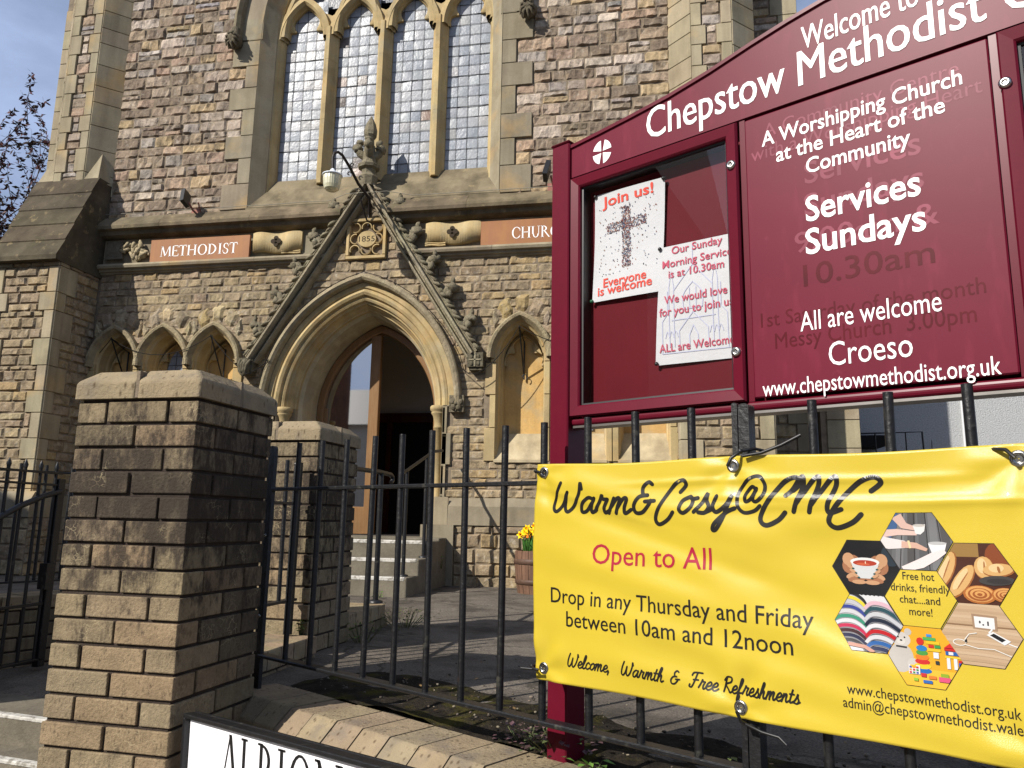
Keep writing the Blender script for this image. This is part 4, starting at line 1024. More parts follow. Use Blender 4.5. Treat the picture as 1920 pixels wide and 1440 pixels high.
# ------------------------------------------------------------------ boards, lamps and wires on the church front
def nameboard(txt, u0, u1, t0, t1, label):
    e = empty('name_board', (CX+(u0+u1)/2, FY-.06, 2.745), label, 'sign', 'name boards on the church frieze')
    b = MB(); b.box(CX+u0, CX+u1, FY-.075, FY-.045, 2.745, 3.035, (1, 1, 1)); b.build('board', M_plaque, e, bevel=.002)
    b = MB(); add2d(b, serif2d(txt, t0, t1, 2.832, .124, 1.35), FM(FY), .0765, (.9, .9, .88)); b.build('lettering', M_white, e)
    b = MB(); b.box(CX+u0+.1, CX+u0+.16, FY-.045, FY, 2.8, 2.98); b.box(CX+u1-.16, CX+u1-.1, FY-.045, FY, 2.8, 2.98); b.build('batten', M_dwood, e)
nameboard('METHODIST', -2.545, -1.335, -2.42, -1.475, 'Copper brown name board lettered METHODIST on the church frieze')
nameboard('CHURCH', 1.26, 2.47, 1.58, 2.18, 'Copper brown name board lettered CHURCH, partly hidden by the notice board')

lamp = empty('wall_lamp', (CX, FY-.02, 3.2), 'Ribbed glass lamp on a curved iron bracket above the doorway gable', 'lamp')
LP = [Vector((CX+.02, 7.36, 3.2)), onY(693, 372, 7.25), onY(672, 345, 7.08), onY(655, 312, 6.9), onY(642, 291, 6.8), onY(634, 285, 6.74), onY(627, 287, 6.7), onY(624, 296, 6.69), onY(624, 318, 6.69)]
b = MB(); b.tube(LP, [.014, .016, .016, .016, .015, .014, .014, .014, .013], (1, 1, 1), 8)
b.tube([Vector((CX, 7.37, 3.12)), Vector((CX, 7.3, 3.16)), Vector((CX-.03, 7.2, 3.33))], .009, (1, 1, 1), 6); b.tube([Vector((CX+.01, 7.375, 3.34)), Vector((CX+.01, 7.375, 3.08))], .012, (1, 1, 1), 6)
for px, py, Y in ((660, 309, 6.95), (655, 325, 7.0), (676, 333, 7.1), (671, 356, 7.1)):
    c = onY(px, py, Y); b.tube([c+Vector((math.cos(t)*.018, 0, math.sin(t)*.018)) for t in [k*.8 for k in range(7)]], .007, (1, 1, 1), 5)
b.build('bracket', M_rust, lamp)
lt = LP[-1]
b = MB(); b.lathe(lt, [(.012, .01), (.02, -.0), (.035, -.025), (.075, -.045), (.1, -.058), (.102, -.066), (.09, -.07)], (1, 1, 1), 24); b.build('cap', M_enamel, lamp)
b = MB(); n = 48; rg = []
for r, z in ((.088, -.068), (.087, -.11), (.08, -.17), (.07, -.205), (.05, -.222), (.02, -.23)):
    rg.append([lt+Vector((math.cos(2*math.pi*k/n)*r*(1+(.022 if k % 2 else 0)), math.sin(2*math.pi*k/n)*r*(1+(.022 if k % 2 else 0)), z)) for k in range(n)])
b.ring(rg, (1, 1, 1), True, True, False); b.build('lamp_shade', M_opal, lamp)

def flood(u, z, label, lean):
    e = empty('floodlight', (CX+u, FY-.02, z-.1), label, 'floodlight', 'floodlights on the church cornice')
    Mr = Matrix.Rotation(R(lean), 3, 'Y') @ Matrix.Rotation(R(-28), 3, 'X'); c = Vector((CX+u-.02, FY-.2, z+.03))
    b = MB(); b.box(-.022, .022, -.055, .055, -.105, .105, (1, 1, 1), lambda x, y, zz: c+Mr @ Vector((x, y, zz))); b.box(-.026, .026, -.06, -.055, -.11, .11, (1, 1, 1), lambda x, y, zz: c+Mr @ Vector((x, y, zz))); b.build('housing', M_black, e, bevel=.006)
    b = MB(); b.tube([(CX+u+.03, FY-.01, z-.1), (CX+u+.03, FY-.12, z-.08), (CX+u+.02, FY-.2, z-.02)], .011, (1, 1, 1), 6); b.box(CX+u-.035, CX+u+.06, FY-.05, FY-.02, z-.13, z-.03, (1, 1, 1)); b.tube([(CX+u+.06, FY-.03, z-.05), (CX+u+.07, FY-.1, z+.02)], .008, (1, 1, 1), 6)
    b.build('bracket', mat('red_bracket', C(150, 104, 92), n1=(30, 3, .8, 1.1)) if 'red_bracket' not in bpy.data.materials else bpy.data.materials['red_bracket'], e)
flood(-2.06, 3.42, 'Black floodlight tilted on its bracket at the left end of the cornice', -18)
flood(1.98, 3.45, 'Black floodlight on the cornice just beside the maroon notice board', 8)
b = MB()
w1 = [FM(FY)(-3.2+.25*k, 3.385+.004*math.sin(k*2.1), .05) for k in range(12)]+[FM(FY)(-.2, 3.40, .16), FM(FY)(.25, 3.40, .16)]+[FM(FY)(.5+.25*k, 3.385, .05) for k in range(11)]
b.tube(w1, .0035, (1, 1, 1), 4); tag(b.build('cable', mat('thin_cable', C(128, 124, 112)), loc=(CX-3.2, FY-.05, 3.38)), 'Thin grey wire strung along the cornice across the doorway gable', 'cable')

# hooks in the niches and the draped festoon cable
def hook(c, label, big=True):
    b = MB(); x = CX+c; z = 1.80
    b.tube([(x, NY-.0, z), (x-.0, FY+.02, z+.06), (x-.0, FY-.1, z+.1)], .006, (1, 1, 1), 5); b.tube([(x, FY-.1, z+.1), (x, NY-.02, z-.34)], .008, (1, 1, 1), 5); b.tube([(x, NY-.02, z+.02), (x, NY-.02, z-.38)], .009, (1, 1, 1), 5)
    b.tube([Vector((x, FY-.1, z+.1))+Vector((0, -.012*math.sin(t), .012*math.cos(t))) for t in [k*.9 for k in range(7)]], .005, (1, 1, 1), 5)
    b.tube([(x+.01+.03*math.cos(t), NY-.03, z-.36+.03*math.sin(t)) for t in [k*.7-1.2 for k in range(7)]], .005, (1, 1, 1), 5)
    tag(b.build('hanging_bracket', M_iron, loc=(x, NY-.02, z-.4)), label, 'bracket', 'wrought iron brackets in the blind arcade')
    return Vector((x, FY-.1, z+.105))
h1 = hook(-2.895, 'Triangular iron bracket in the leftmost niche, in the buttress shadow'); h2 = hook(-1.685, 'Triangular iron bracket in the niche beside the gable foot left of the doorway'); h3 = hook(1.685, 'Thin iron bracket with a curled foot in the niche right of the doorway')
def sag(a, c, d, n=12): return [a.lerp(c, i/n)-Vector((0, 0, d*4*(i/n)*(1-i/n))) for i in range(n+1)]
b = MB(); P = [h1+Vector((-.25, .12, -.16)), h1]
P += sag(h1, h2, .2)[1:]+sag(h2, Vector((CX-1.2, FY-.16, 1.46)), .03, 6)[1:]+sag(Vector((CX-1.2, FY-.16, 1.46)), Vector((CX-.98, FY-.12, 1.62)), .02, 5)[1:]
dr = [Vector((CX+apt(0, DZ, DA, DH, .35, t)[0], FY-.07, apt(0, DZ, DA, DH, .35, t)[1])) for t in [-.8+.1*k for k in range(17)]]
P += dr+[Vector((CX+1.2, FY-.14, 1.42))]+sag(Vector((CX+1.25, FY-.14, 1.42)), h3, .08, 8)+sag(h3, h3+Vector((1.2, 0, 0)), .2, 10)[1:]
b.tube(P, .0042, (1, 1, 1), 5); b.tube(sag(h2+Vector((.02, 0, 0)), h2+Vector((.02, -.005, -.2)), 0, 4), .003, (1, 1, 1), 4)
tag(b.build('festoon_cable', M_dark, loc=tuple(h1)), 'Black festoon cable draped over the niche brackets and the door arch', 'cable')

# hand rails
def handrail(label, posts, rail, curl=True):
    e = empty('handrail', posts[0][0], label, 'handrail', 'black handrails by the church door')
    for p, h in posts:
        b = MB(); p = Vector(p); b.tube([p, p+Vector((0, 0, h))], .017, (1, 1, 1), 8); b.lathe(p, [(.045, 0), (.045, .012), (.02, .02)], (1, 1, 1), 10); b.build('post', M_iron, e)
    b = MB(); rail = [Vector(x) for x in rail]
    if curl: t = (rail[-1]-rail[-2]).normalized(); rail += [rail[-1]+t*.03+Vector((0, 0, -.012)), rail[-1]+t*.035+Vector((0, 0, -.035)), rail[-1]+t*.01+Vector((0, 0, -.05))]
    b.tube(rail, .014, (1, 1, 1), 8); b.build('rail', M_iron, e)
handrail('Sloping black handrail beside the right end of the church door steps', [((-2.1, 6.24, -.468), .87), ((-2.085, 6.74, -.338), .9)], [(-2.08, 7.22, .66), (-2.085, 6.9, .62), (-2.085, 6.74, .566), (-2.1, 6.24, .405), (-2.1, 6.1, .365)])
handrail('Short level black handrail behind the second brick pillar', [((-1.66, 4.45, -.49), .76)], [(-1.69, 3.86, .27), (-1.66, 4.44, .275), (-1.655, 4.6, .27)])

# ------------------------------------------------------------------ brick pillars
BUFF = C(130, 116, 92); SOOT_SHADE = C(72, 64, 54)
def pillar(x0, y0, zb, zt, label, soot_shade=1.0, rot=R(-2.56)):
    e = empty('brick_pillar', (x0, y0, zb), label, 'pillar', 'brick gate pillars'); base = Vector((x0, y0, 0)); Mr = Matrix.Rotation(rot, 3, 'Z')
    L = lambda x, y, z: base+Mr @ Vector((x, y, z))              # local: x to the left along the front (negative), y back
    b = MB(); mo = MB(); n = int((zt-zb)/.075); S4 = .44; bl, bw, j = .215, .1025, .01
    for k in range(n):
        z1 = zt-k*.075-.010; z0 = z1-.065; br = []
        if k % 2 == 1:
            for x in (0, .225): br += [(x, x+bl, 0, bw), (x, x+bl, S4-bw, S4)]
            for x in (0, S4-bw): br += [(x, x+bw, .1125, .3275)]
        else:
            for y in (0, .225): br += [(0, bw, y, y+bl), (S4-bw, S4, y, y+bl)]
            for y in (0, S4-bw): br += [(.1125, .3275, y, y+bw)]
        so = max(0, min(.75, .9-abs(k-3.4)/3.6)) if k else .05
        for xa, xb, ya, yb in br:
            side = .75*soot_shade if (xa < .05 and k and ya > .05) else 0  # right-face bricks go darker still: shade put into their colour over the soot
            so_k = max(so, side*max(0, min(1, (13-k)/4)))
            s_ = min(1, max(0, so_k*soot_shade+random.uniform(-.22, .22)*(.4+so))); c = jit(mixc(BUFF, SOOT_SHADE, s_), .09)
            if random.random() < .2 and so < .4: c = mixc(c, C(140, 118, 92), .5)
            dx, dy, dz = random.uniform(-.0025, .0025), random.uniform(-.0025, .0025), random.uniform(-.0015, .0015)
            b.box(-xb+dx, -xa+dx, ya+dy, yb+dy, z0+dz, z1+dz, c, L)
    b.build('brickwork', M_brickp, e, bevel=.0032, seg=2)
    mo.box(-S4+.009, -.009, .009, S4-.009, zb, zt, (1, 1, 1), L); mo.build('mortar', M_mortar, e)
    c_ = MB()
    for ix in (0, 1):
        for iy in (0, 1):
            o = .012; xa, xb = (-S4-o, -S4/2-.004) if ix == 0 else (-S4/2+.004, o); ya, yb = (-o, S4/2-.004) if iy == 0 else (S4/2+.004, S4+o)
            f = .045; tx = (xa+f, xb) if ix == 0 else (xa, xb-f); ty = (ya+f, yb) if iy == 0 else (ya, yb-f)
            r = [[L(xa, ya, z), L(xb, ya, z), L(xb, yb, z), L(xa, yb, z)] for z in (zt, zt+.056)]+[[L(tx[0], ty[0], zt+.095), L(tx[1], ty[0], zt+.095), L(tx[1], ty[1], zt+.095), L(tx[0], ty[1], zt+.095)]]
            c_.ring(r, jit(C(140, 126, 101), .06), True, True, False)
    c_.build('cap', M_capb, e, bevel=.009, seg=3)
    m2 = MB(); m2.box(-S4/2-.006, -S4/2+.006, -.008, S4+.008, zt+.002, zt+.088, (1, 1, 1), L); m2.box(-S4-.008, .008, S4/2-.006, S4/2+.006, zt+.002, zt+.086, (1, 1, 1), L); m2.build('cap_joint', M_lime, e)
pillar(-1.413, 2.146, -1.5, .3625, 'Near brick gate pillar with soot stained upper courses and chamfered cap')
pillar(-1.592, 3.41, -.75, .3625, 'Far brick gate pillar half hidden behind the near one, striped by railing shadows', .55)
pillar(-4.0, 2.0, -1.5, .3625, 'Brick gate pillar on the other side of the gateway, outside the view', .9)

# ------------------------------------------------------------------ low walls
def copings(parent, P, n, pitch, prof, mats, colr, skew=0):
    b = MB()
    for i in range(n):
        s0 = i*pitch+.003; s1 = (i+1)*pitch-.003; dz = random.uniform(-.002, .002); ds = random.uniform(-.0015, .0015)
        b.ring([[P(s+ds, q, z+dz) for q, z in prof] for s in (s0, s1)], jit(colr, .1), True, True, False)
    b.build('coping', mats, parent, bevel=.005, seg=2)
w = empty('boundary_wall', RL(0, 0, -1.5), 'Low street wall topped with chamfered coping bricks under the near railing', 'wall')
copings(w, lambda s, n, z: RL(s-1.21, n, z), 62, .1235, [(.1, -.61), (-.076, -.61), (-.138, -.665), (-.14, -.74), (.1, -.74)], M_capb, C(140, 125, 101))
b = MB(); mo = MB(); rw = 11
for k in range(rw):
    z1 = -.745-k*.075
    for i in range(36):
        s0 = -1.15+i*.225+(.1125 if k % 2 else 0); c = jit(BUFF, .12)
        b.box(s0, s0+.215, -.12, -.02, z1-.065, z1, c, lambda x, y, z: RL(x, y, z))
b.build('brickwork', M_brick, w, bevel=.004)
mo.box(-1.12, 7.2, -.11, .09, -1.55, -.737, (1, 1, 1), lambda x, y, z: RL(x, y, z)); mo.box(-1.18, 7.2, -.065, .09, -.733, -.625, (1, 1, 1), lambda x, y, z: RL(x, y, z)); mo.build('mortar', M_mortar, w)

def dwarf(name_label, O, ang, length, zt, zb, width=.22, back_rail=None):
    T = Vector((math.cos(ang), math.sin(ang), 0)); Nn = Vector((-T.y, T.x, 0)); O = Vector(O)
    P = lambda s, n, z: O+T*s+Nn*n+Vector((0, 0, z))
    e = empty('dwarf_wall', P(0, 0, zb), name_label, 'wall', 'low brick walls inside the gateway')
    copings(e, P, int(length/.112), .112, [(width+.01, zt), (-.01, zt), (-.01, zt-.075), (width+.01, zt-.075)], M_capb, C(146, 129, 102))
    b = MB(); k = 0; z1 = zt-.085
    while z1 > zb:
        s = -.1125*(k % 2)
        while s < length-.02:
            a, c = max(0, s), min(length, s+.215)
            if c-a > .03: b.box(a, c, 0, .1, z1-.065, z1, jit(BUFF, .12), P); b.box(a, c, width-.1, width, z1-.065, z1, jit(BUFF, .12), P)
            s += .225
        z1 -= .075; k += 1
    b.build('brickwork', M_brick, e, bevel=.004)
    mo = MB(); mo.box(.008, length-.008, .008, width-.008, zb, zt-.07, (1, 1, 1), P); mo.build('mortar', M_mortar, e)
dwarf('Low brick wall joining the two brick pillars beside the path', (-1.54, 2.60, 0), R(90), .80, -.525, -.8)
dwarf('Short brick wall running from the far pillar toward the church steps', (-1.60, 3.87, 0), R(90), .63, -.49, -.8)
dwarf('Shaded low brick wall with a lit coping behind the open gate', (-4.03, 2.90, 0), R(66), 1.7, -.47, -1.0)

# ------------------------------------------------------------------ railings
def flatpost(b, P, s, n, z0, z1, w=.021, t=.006, rt=True):
    pts = [(s-w, z0), (s+w, z0), (s+w, z1-w*.6)]+[(s+w*math.cos(R(a)), z1-w*.6+w*.6*math.sin(R(a))) for a in (30, 60, 90, 120, 150)]+[(s-w, z1-w*.6)]
    b.prism(pts, lambda u, v, d: P(u, n+d, v), -t, t, (1, 1, 1))
def railing(label, P, s0, s1, first, pitch, nb, zt, ztop, zb, z0, group='black bar railings', posts=True, mid=None, spear=False):
    e = empty('railing', P(s0, 0, z0), label, 'railing', group)
    b = MB(); b.box(s0, s1, -.013, .013, zt-.006, zt+.006, (1, 1, 1), P); b.build('top_rail', M_iron, e, bevel=.002)
    b = MB(); b.box(s0, s1, -.02, .02, zb-.006, zb+.006, (1, 1, 1), P); b.build('bottom_rail', M_iron, e, bevel=.003)
    for k in range(nb):
        s = first+k*pitch; b = MB(); wob = random.uniform(-.006, .006)
        if spear: b.tube([P(s, 0, zb-.0), P(s+wob, 0, ztop-.05)], .009, (1, 1, 1), 6); b.tube([P(s+wob, 0, ztop-.05), P(s+wob, 0, ztop-.03), P(s+wob, 0, ztop)], [.009, .013, .002], (1, 1, 1), 6)
        else: b.tube([P(s, 0, zb+.004), P(s+wob, random.uniform(-.003, .003), ztop+random.uniform(-.004, .004))], .0098, (1, 1, 1), 10)
        b.build('bar', M_iron, e)
    if posts:
        for s in posts:
            b = MB(); flatpost(b, P, s, 0, z0, ztop, .022 if s < 0 or s > 1 else (.0065 if s < .7 else .012), .007 if s < 0 else .016); o = b.build('post', M_iron, e, bevel=.002)
            b = MB()
            for z in (-.07, -.36): b.lathe(P(s, -.0, z), [(.001, 0), (.001, .001)], (1, 1, 1), 6); b.blob(P(s, -.008, z), .006, .004, .006, (1, 1, 1), 8, 5)
            b.build('bolt', M_steel, o)
    return e
railing('Near black railing between the brick pillar and the banner, left panel', RL, -1.165, .70, -1.0145, .1449, 12, .1, .265, -.495, -.63, posts=(-1.185, .692))
railing('Near black railing behind the right part of the yellow banner', RL, .72, 2.6, .8555, .1449, 12, .1, .262, -.495, -.63, posts=(.713, 2.6))
PB = lambda s, n, z: Vector((-1.66-n*1.0+.006*s, 2.6+s, z))
railing('Short black railing on the low wall between the two brick pillars', PB, .03, .78, .12, .13, 6, .06, .25, -.37, -.52, posts=(.03, .745))
e = railing('Open gate leaf with spear tips left of the near pillar', lambda s, n, z: Vector((-3.4+n, 2.75+s, z)), .0, 1.15, .10, .112, 10, .155, .285, -.8, -.84, group='spear topped gate and railing', posts=None, spear=True)
P = lambda s, n, z: Vector((-3.4+n, 2.75+s, z))
b = MB(); b.box(1.12, 1.17, -.02, .02, -.84, .19, (1, 1, 1), P); b.box(-.03, .01, -.02, .02, -.84, .24, (1, 1, 1), P); b.box(.01, 1.12, -.012, .012, -.508, -.492, (1, 1, 1), P); b.build('stile', M_iron, e, bevel=.003)
b = MB(); b.tube([P(1.14, .02, .12), P(1.02, .02, .09), P(.86, .02, .03), P(.66, .02, -.07), P(.45, .02, -.2), P(.2, .02, -.4)], .016, (1, 1, 1), 6); b.box(1.07, 1.12, .0, .05, -.42, -.28, (1, 1, 1), P); b.build('brace', M_iron, e)
b = MB(); b.box(0, 1.15, -.013, .013, .215, .227, (1, 1, 1), P); b.build('upper_rail', M_iron, e)
TL = Vector((math.cos(R(66)), math.sin(R(66)), 0)); NL = Vector((-TL.y, TL.x, 0))
railing('Black railing on the shaded low wall behind the open gate', lambda s, n, z: Vector((-4.03, 2.90, 0))+TL*s+NL*(n+.11)+Vector((0, 0, z)), .05, 1.65, .2, .145, 10, .24, .28, -.40, -.47, group='spear topped gate and railing', posts=(.05, 1.4), spear=False)

# gateway steps at the street
e = empty('gate_steps', (-2.6, 2.4, -1.5), 'Concrete steps with white painted edges beside the near brick pillar', 'steps')
Rs = Matrix.Rotation(R(-8), 3, 'Z'); SPt = lambda x, y, z: Vector((-2.57, 3.0, 0))+Rs @ Vector((x, y, 0))+Vector((0, 0, z))
b = MB(); zz = [-.86, -.975, -1.09, -1.20, -1.32, -1.43]; yy = [0, -.16, -.42, -.68, -.94, -1.2]
for k in range(6): b.box(-1.2, .72-.28*(k > 1)-.3*(k > 3), yy[k], yy[k]+.3, -1.6, zz[k], C(150, 144, 134), SPt)
b.build('step', M_conc, e, bevel=.01, seg=2)
b = MB()
for k in range(6): b.box(-1.19, .71-.28*(k > 1)-.3*(k > 3), yy[k]-.004, yy[k]+.035, zz[k]-.012, zz[k]+.005, (1, 1, 1), SPt)
b.build('nosing', M_nose, e, bevel=.004)

# ------------------------------------------------------------------ street name plate
def sgp():                                       # frame follows the wall, slightly tilted
    d = rayd(364, 1334); n = RN; k = ((RO-RN*.40).dot(n))/d.dot(n); A = d*k
    d = rayd(756, 1437); k = ((RO-RN*.40).dot(n))/d.dot(n); B_ = d*k
    return A, (B_-A).normalized()
SA, ST = sgp(); SU = (Vector((0, 0, 1))-ST*ST.z).normalized(); SNn = ST.cross(SU).normalized()   # SNn points to the viewer
def SP(u, v, d): return SA+ST*u+SU*v+SNn*d
e = empty('street_sign', SP(.5, -.9, 0), 'White street name plate in a black frame in front of the low wall', 'sign')
b = MB(); Lg, Hg = 1.6, .3
b.box(.0, Lg, -.012, 0, -.0, .034, (1, 1, 1), lambda u, v, d: SP(u, v, d)); b.box(.0, Lg, -Hg, -Hg+.012, 0, .034, (1, 1, 1), lambda u, v, d: SP(u, v, d))
b.box(.0, .011, -Hg+.012, -.012, 0, .034, (1, 1, 1), lambda u, v, d: SP(u, v, d)); b.box(Lg-.011, Lg, -Hg+.012, -.012, 0, .034, (1, 1, 1), lambda u, v, d: SP(u, v, d))
b.box(.0, Lg, -Hg, 0, -.012, -.001, (1, 1, 1), lambda u, v, d: SP(u, v, d)); b.build('frame', M_iron, e, bevel=.002)
b = MB(); b.box(.014, Lg-.014, -Hg+.014, -.014, 0, .018, (1, 1, 1), SP); b.build('plate', M_sign, e, bevel=.004)
b = MB(); add2d(b, serif2d('ALBION', .195, .755, -.192, .165, 1.2), SP, .0192, C(22, 22, 24)); b.build('lettering', M_black, e)
b = MB()
for u in (.25, 1.35): b.tube([SP(u, -.02, -.03), Vector((SP(u, 0, -.03).x, SP(u, 0, -.03).y, -1.5))], .02, (1, 1, 1), 8)
b.build('post', M_iron, e)

# ------------------------------------------------------------------ notice board
NBF = .10                                        # its front face stands this far behind the railing
def NP(n0): return lambda s, z, d: RL(s, n0-d, z)
nb_ = empty('notice_board', RL(.95, .14, GZ), 'Maroon church notice board on posts with an arched lettered header', 'notice board')
for s in (.089, 1.75):
    b = MB(); b.box(s, s+.064, NBF-.012, NBF+.072, -.68, 1.105, (1, 1, 1), lambda x, y, z: RL(x, y, z)); b.box(s-.003, s+.067, NBF-.016, NBF+.076, 1.105, 1.112, (1, 1, 1), lambda x, y, z: RL(x, y, z)); b.build('post', M_maroon, nb_, bevel=.004)
arc = [(.154, 1.093), (.25, 1.103), (.36, 1.116), (.482, 1.133), (.6, 1.157), (.717, 1.187), (.81, 1.208), (.897, 1.224), (.95, 1.228)]
arc = arc+[(1.9-x, z) for x, z in arc[-2::-1]]
b = MB(); b.prism([(.154, .995)]+arc+[(1.746, .995)], NP(NBF), -.06, 0, (1, 1, 1)); hd = b.build('header_panel', M_panel, nb_)
b = MB(); q = [(x, z) for x, z in arc]
b.ring([[RL(x, NBF-.006, z-.006), RL(x, NBF-.006, z+.004), RL(x, NBF+.066, z+.004), RL(x, NBF+.066, z-.006)] for x, z in q], (1, 1, 1), True, True, False); b.build('header_edge', M_maroon, hd)
b = MB()
for t, u0, u1, base, cap, bold in (('Chepstow', .411, .795, 1.030, .088, .012), ('Methodist', .828, 1.214, 1.028, .088, .012), ('Church', 1.247, 1.50, 1.026, .088, .012), ('Welcome to', .84, 1.094, 1.118, .058, .006)):
    b = MB(); bold2d(b, text2d(t, u0, u1, base, cap), NP(NBF), .0012, (1, 1, 1), bold*.08); b.build('lettering', M_white, hd)
b = MB()
for k in range(4): b.prism([(.263+.004*math.cos(R(45+90*k)), 1.042+.004*math.sin(R(45+90*k)))]+[(.263+.032*math.cos(R(90*k+a)), 1.042+.036*math.sin(R(90*k+a))) for a in range(7, 84, 11)], NP(NBF), 0, .0012, (1, 1, 1))
b.build('emblem', M_white, hd)
# board back and rails
b = MB(); b.box(.154, 1.746, NBF+.045, NBF+.06, .285, .994, (1, 1, 1), lambda x, y, z: RL(x, y, z)); b.build('backboard', M_backb, nb_)
b = MB(); b.box(.154, 1.746, NBF+.0, NBF+.06, .262, .284, (1, 1, 1), lambda x, y, z: RL(x, y, z)); b.build('bottom_rail', M_maroon, nb_, bevel=.009, seg=3)
b = MB(); b.box(.16, 1.74, NBF+.004, NBF+.056, .2555, .2615, (1, 1, 1), lambda x, y, z: RL(x, y, z)); b.build('drip_strip', mat('dull_aluminium', C(150, 146, 140), rough=.35, metal=.9, n1=(12, 3, .8, 1.1)), nb_)
def case(s0, s1):
    fr = MB(); g = .032; z0, z1 = .284, .988; pr = [(0, .0), (0, .006), (.004, .012), (.028, .008), (.032, .004), (.034, -.03)]
    cr = [(s0, z0), (s1, z0), (s1, z1), (s0, z1)]; ins = [(1, 1), (-1, 1), (-1, -1), (1, -1)]
    rings = [[RL(x+ix*a, NBF-d, z+iz*a) for a, d in pr] for (x, z), (ix, iz) in zip(cr, ins)]
    for i in range(4): fr.ring([rings[i], rings[(i+1) % 4]], (1, 1, 1), False, False, False)
    for i in range(4):                            # rubber gasket strip
        pass
    f = fr.build('display_case', M_maroon, nb_)
    ga = MB(); gi = .032
    rg2 = [[RL(x+ix*a, NBF-d, z+iz*a) for a, d in ((gi, -.004), (gi+.006, -.005), (gi+.006, -.04))] for (x, z), (ix, iz) in zip(cr, ins)]
    for i in range(4): ga.ring([rg2[i], rg2[(i+1) % 4]], (.02, .02, .02), False, False, False)
    ga.build('gasket', M_black, f)
    gl = MB(); gl.box(s0+.036, s1-.036, NBF+.009, NBF+.013, z0+.036, z1-.036, (1, 1, 1), lambda x, y, z: RL(x, y, z)); gl.build('glass', M_glass, f)
    return f
cs = case(.156, .672); case(1.228, 1.744)
b = MB(); b.box(.69, 1.212, NBF-.003, NBF+.006, .29, .986, (1, 1, 1), lambda x, y, z: RL(x, y, z)); tp = b.build('text_panel', M_panel, nb_, bevel=.003)
b = MB(); 
for s in (.681, 1.220): b = MB(); b.box(s-.007, s+.007, NBF+.004, NBF+.05, .284, .994, (1, 1, 1), lambda x, y, z: RL(x, y, z)); b.build('mullion', M_maroon, nb_)
b = MB()
for t, u0, u1, base, cap, bold in (('A Worshipping Church', .733, 1.162, .903, .036, .012), ('at the Heart of the', .767, 1.127, .853, .036, .012), ('Community', .836, 1.058, .803, .036, .012),
        ('Services', .83, 1.07, .687, .058, .016), ('Sundays', .826, 1.075, .609, .058, .016), ('All are welcome', .805, 1.091, .432, .044, .0), ('Croeso', .864, 1.032, .346, .052, .0), ('www.chepstowmethodist.org.uk', .711, 1.183, .292, .036, .003)):
    b = MB(); add2d(b, text2d(t, u0, u1, base, cap, bold), NP(NBF), .0042, (1, 1, 1)); b.build('lettering', M_white, tp)
b = MB()
for t, u0, u1, base, cap, bold in (('A Community Centre', .738, 1.158, .925, .034, .0), ('with a Worshipping Heart', .705, 1.196, .872, .034, .0), ('Services', .831, 1.076, .778, .052, .01), ('Sundays', .827, 1.077, .702, .05, .01), ('9.00am &', .801, 1.1, .617, .048, .006)):
    b = MB(); add2d(b, text2d(t, u0, u1, base, cap, bold), NP(NBF), .0034, (1, 1, 1)); b.build('faded_lettering', M_ghost, tp)
b = MB()
for t, u0, u1, base, cap, bold in (('10.30am', .817, 1.086, .535, .05, .006), ('1st Saturday of the month', .713, 1.17, .455, .034, .0), ('Messy Church  3.00pm', .745, 1.15, .40, .036, .0)):
    b = MB(); add2d(b, text2d(t, u0, u1, base, cap, bold), NP(NBF), .0034, (1, 1, 1)); b.build('peeled_lettering', M_ghostd, tp)
for s, z, par in ((.656, .877, cs), (.653, .404, cs), (1.236, .872, nb_)):
    b = MB(); c = RL(s, NBF-.012, z); Q = RN.to_track_quat('Z', 'Y').to_matrix()
    b.ring([[c+Q @ Vector((math.cos(t)*r, math.sin(t)*r, d)) for t in [k*math.pi/8 for k in range(16)]] for r, d in ((.012, .006), (.012, -.002), (.009, -.005), (.004, -.005), (.003, -.003))], (.8, .8, .8)); b.build('lock', M_steel, par)

# posters inside the case
PO = NBF+.036
def bend(s, z, d): return RL(s, PO-d-.004*math.sin((s-.2)*9)-.003*math.sin(z*14), z)
def sheet(name, corners, label, nu=10, nv=14):
    e = empty(name, bend(*corners[3], 0), label, 'poster', 'posters in the display case')
    b = MB(); vs = []
    for j in range(nv+1):
        for i in range(nu+1):
            f, g = i/nu, j/nv
            s = (corners[3][0]*(1-f)+corners[2][0]*f)*(1-g)+(corners[0][0]*(1-f)+corners[1][0]*f)*g; z = (corners[3][1]*(1-f)+corners[2][1]*f)*(1-g)+(corners[0][1]*(1-f)+corners[1][1]*f)*g
            vs.append(bend(s, z, .0))
    b.add(vs, [(j*(nu+1)+i, j*(nu+1)+i+1, (j+1)*(nu+1)+i+1, (j+1)*(nu+1)+i) for j in range(nv) for i in range(nu)], (1, 1, 1), True); b.build('sheet', M_paper, e)
    return e
e = sheet('poster', [(.214, .933), (.446, .924), (.430, .606), (.204, .614)], 'White poster with a red Join us heading and a cross made of tiny people')
RED = C(214, 84, 72)
b = MB()
for t, u0, u1, base, cap, bold in (('Join us!', .240, .410, .890, .029, .02), ('Everyone', .243, .384, .651, .025, .016), ('is welcome', .224, .402, .629, .025, .016)): b = MB(); add2d(b, text2d(t, u0, u1, base, cap, bold), bend, .0016, RED, .02); b.build('lettering', M_ink, e)
b = MB(); PP = [C(60, 52, 60), C(120, 70, 66), C(70, 80, 110), C(176, 140, 120), C(40, 40, 46), C(150, 96, 90), C(110, 120, 140)]
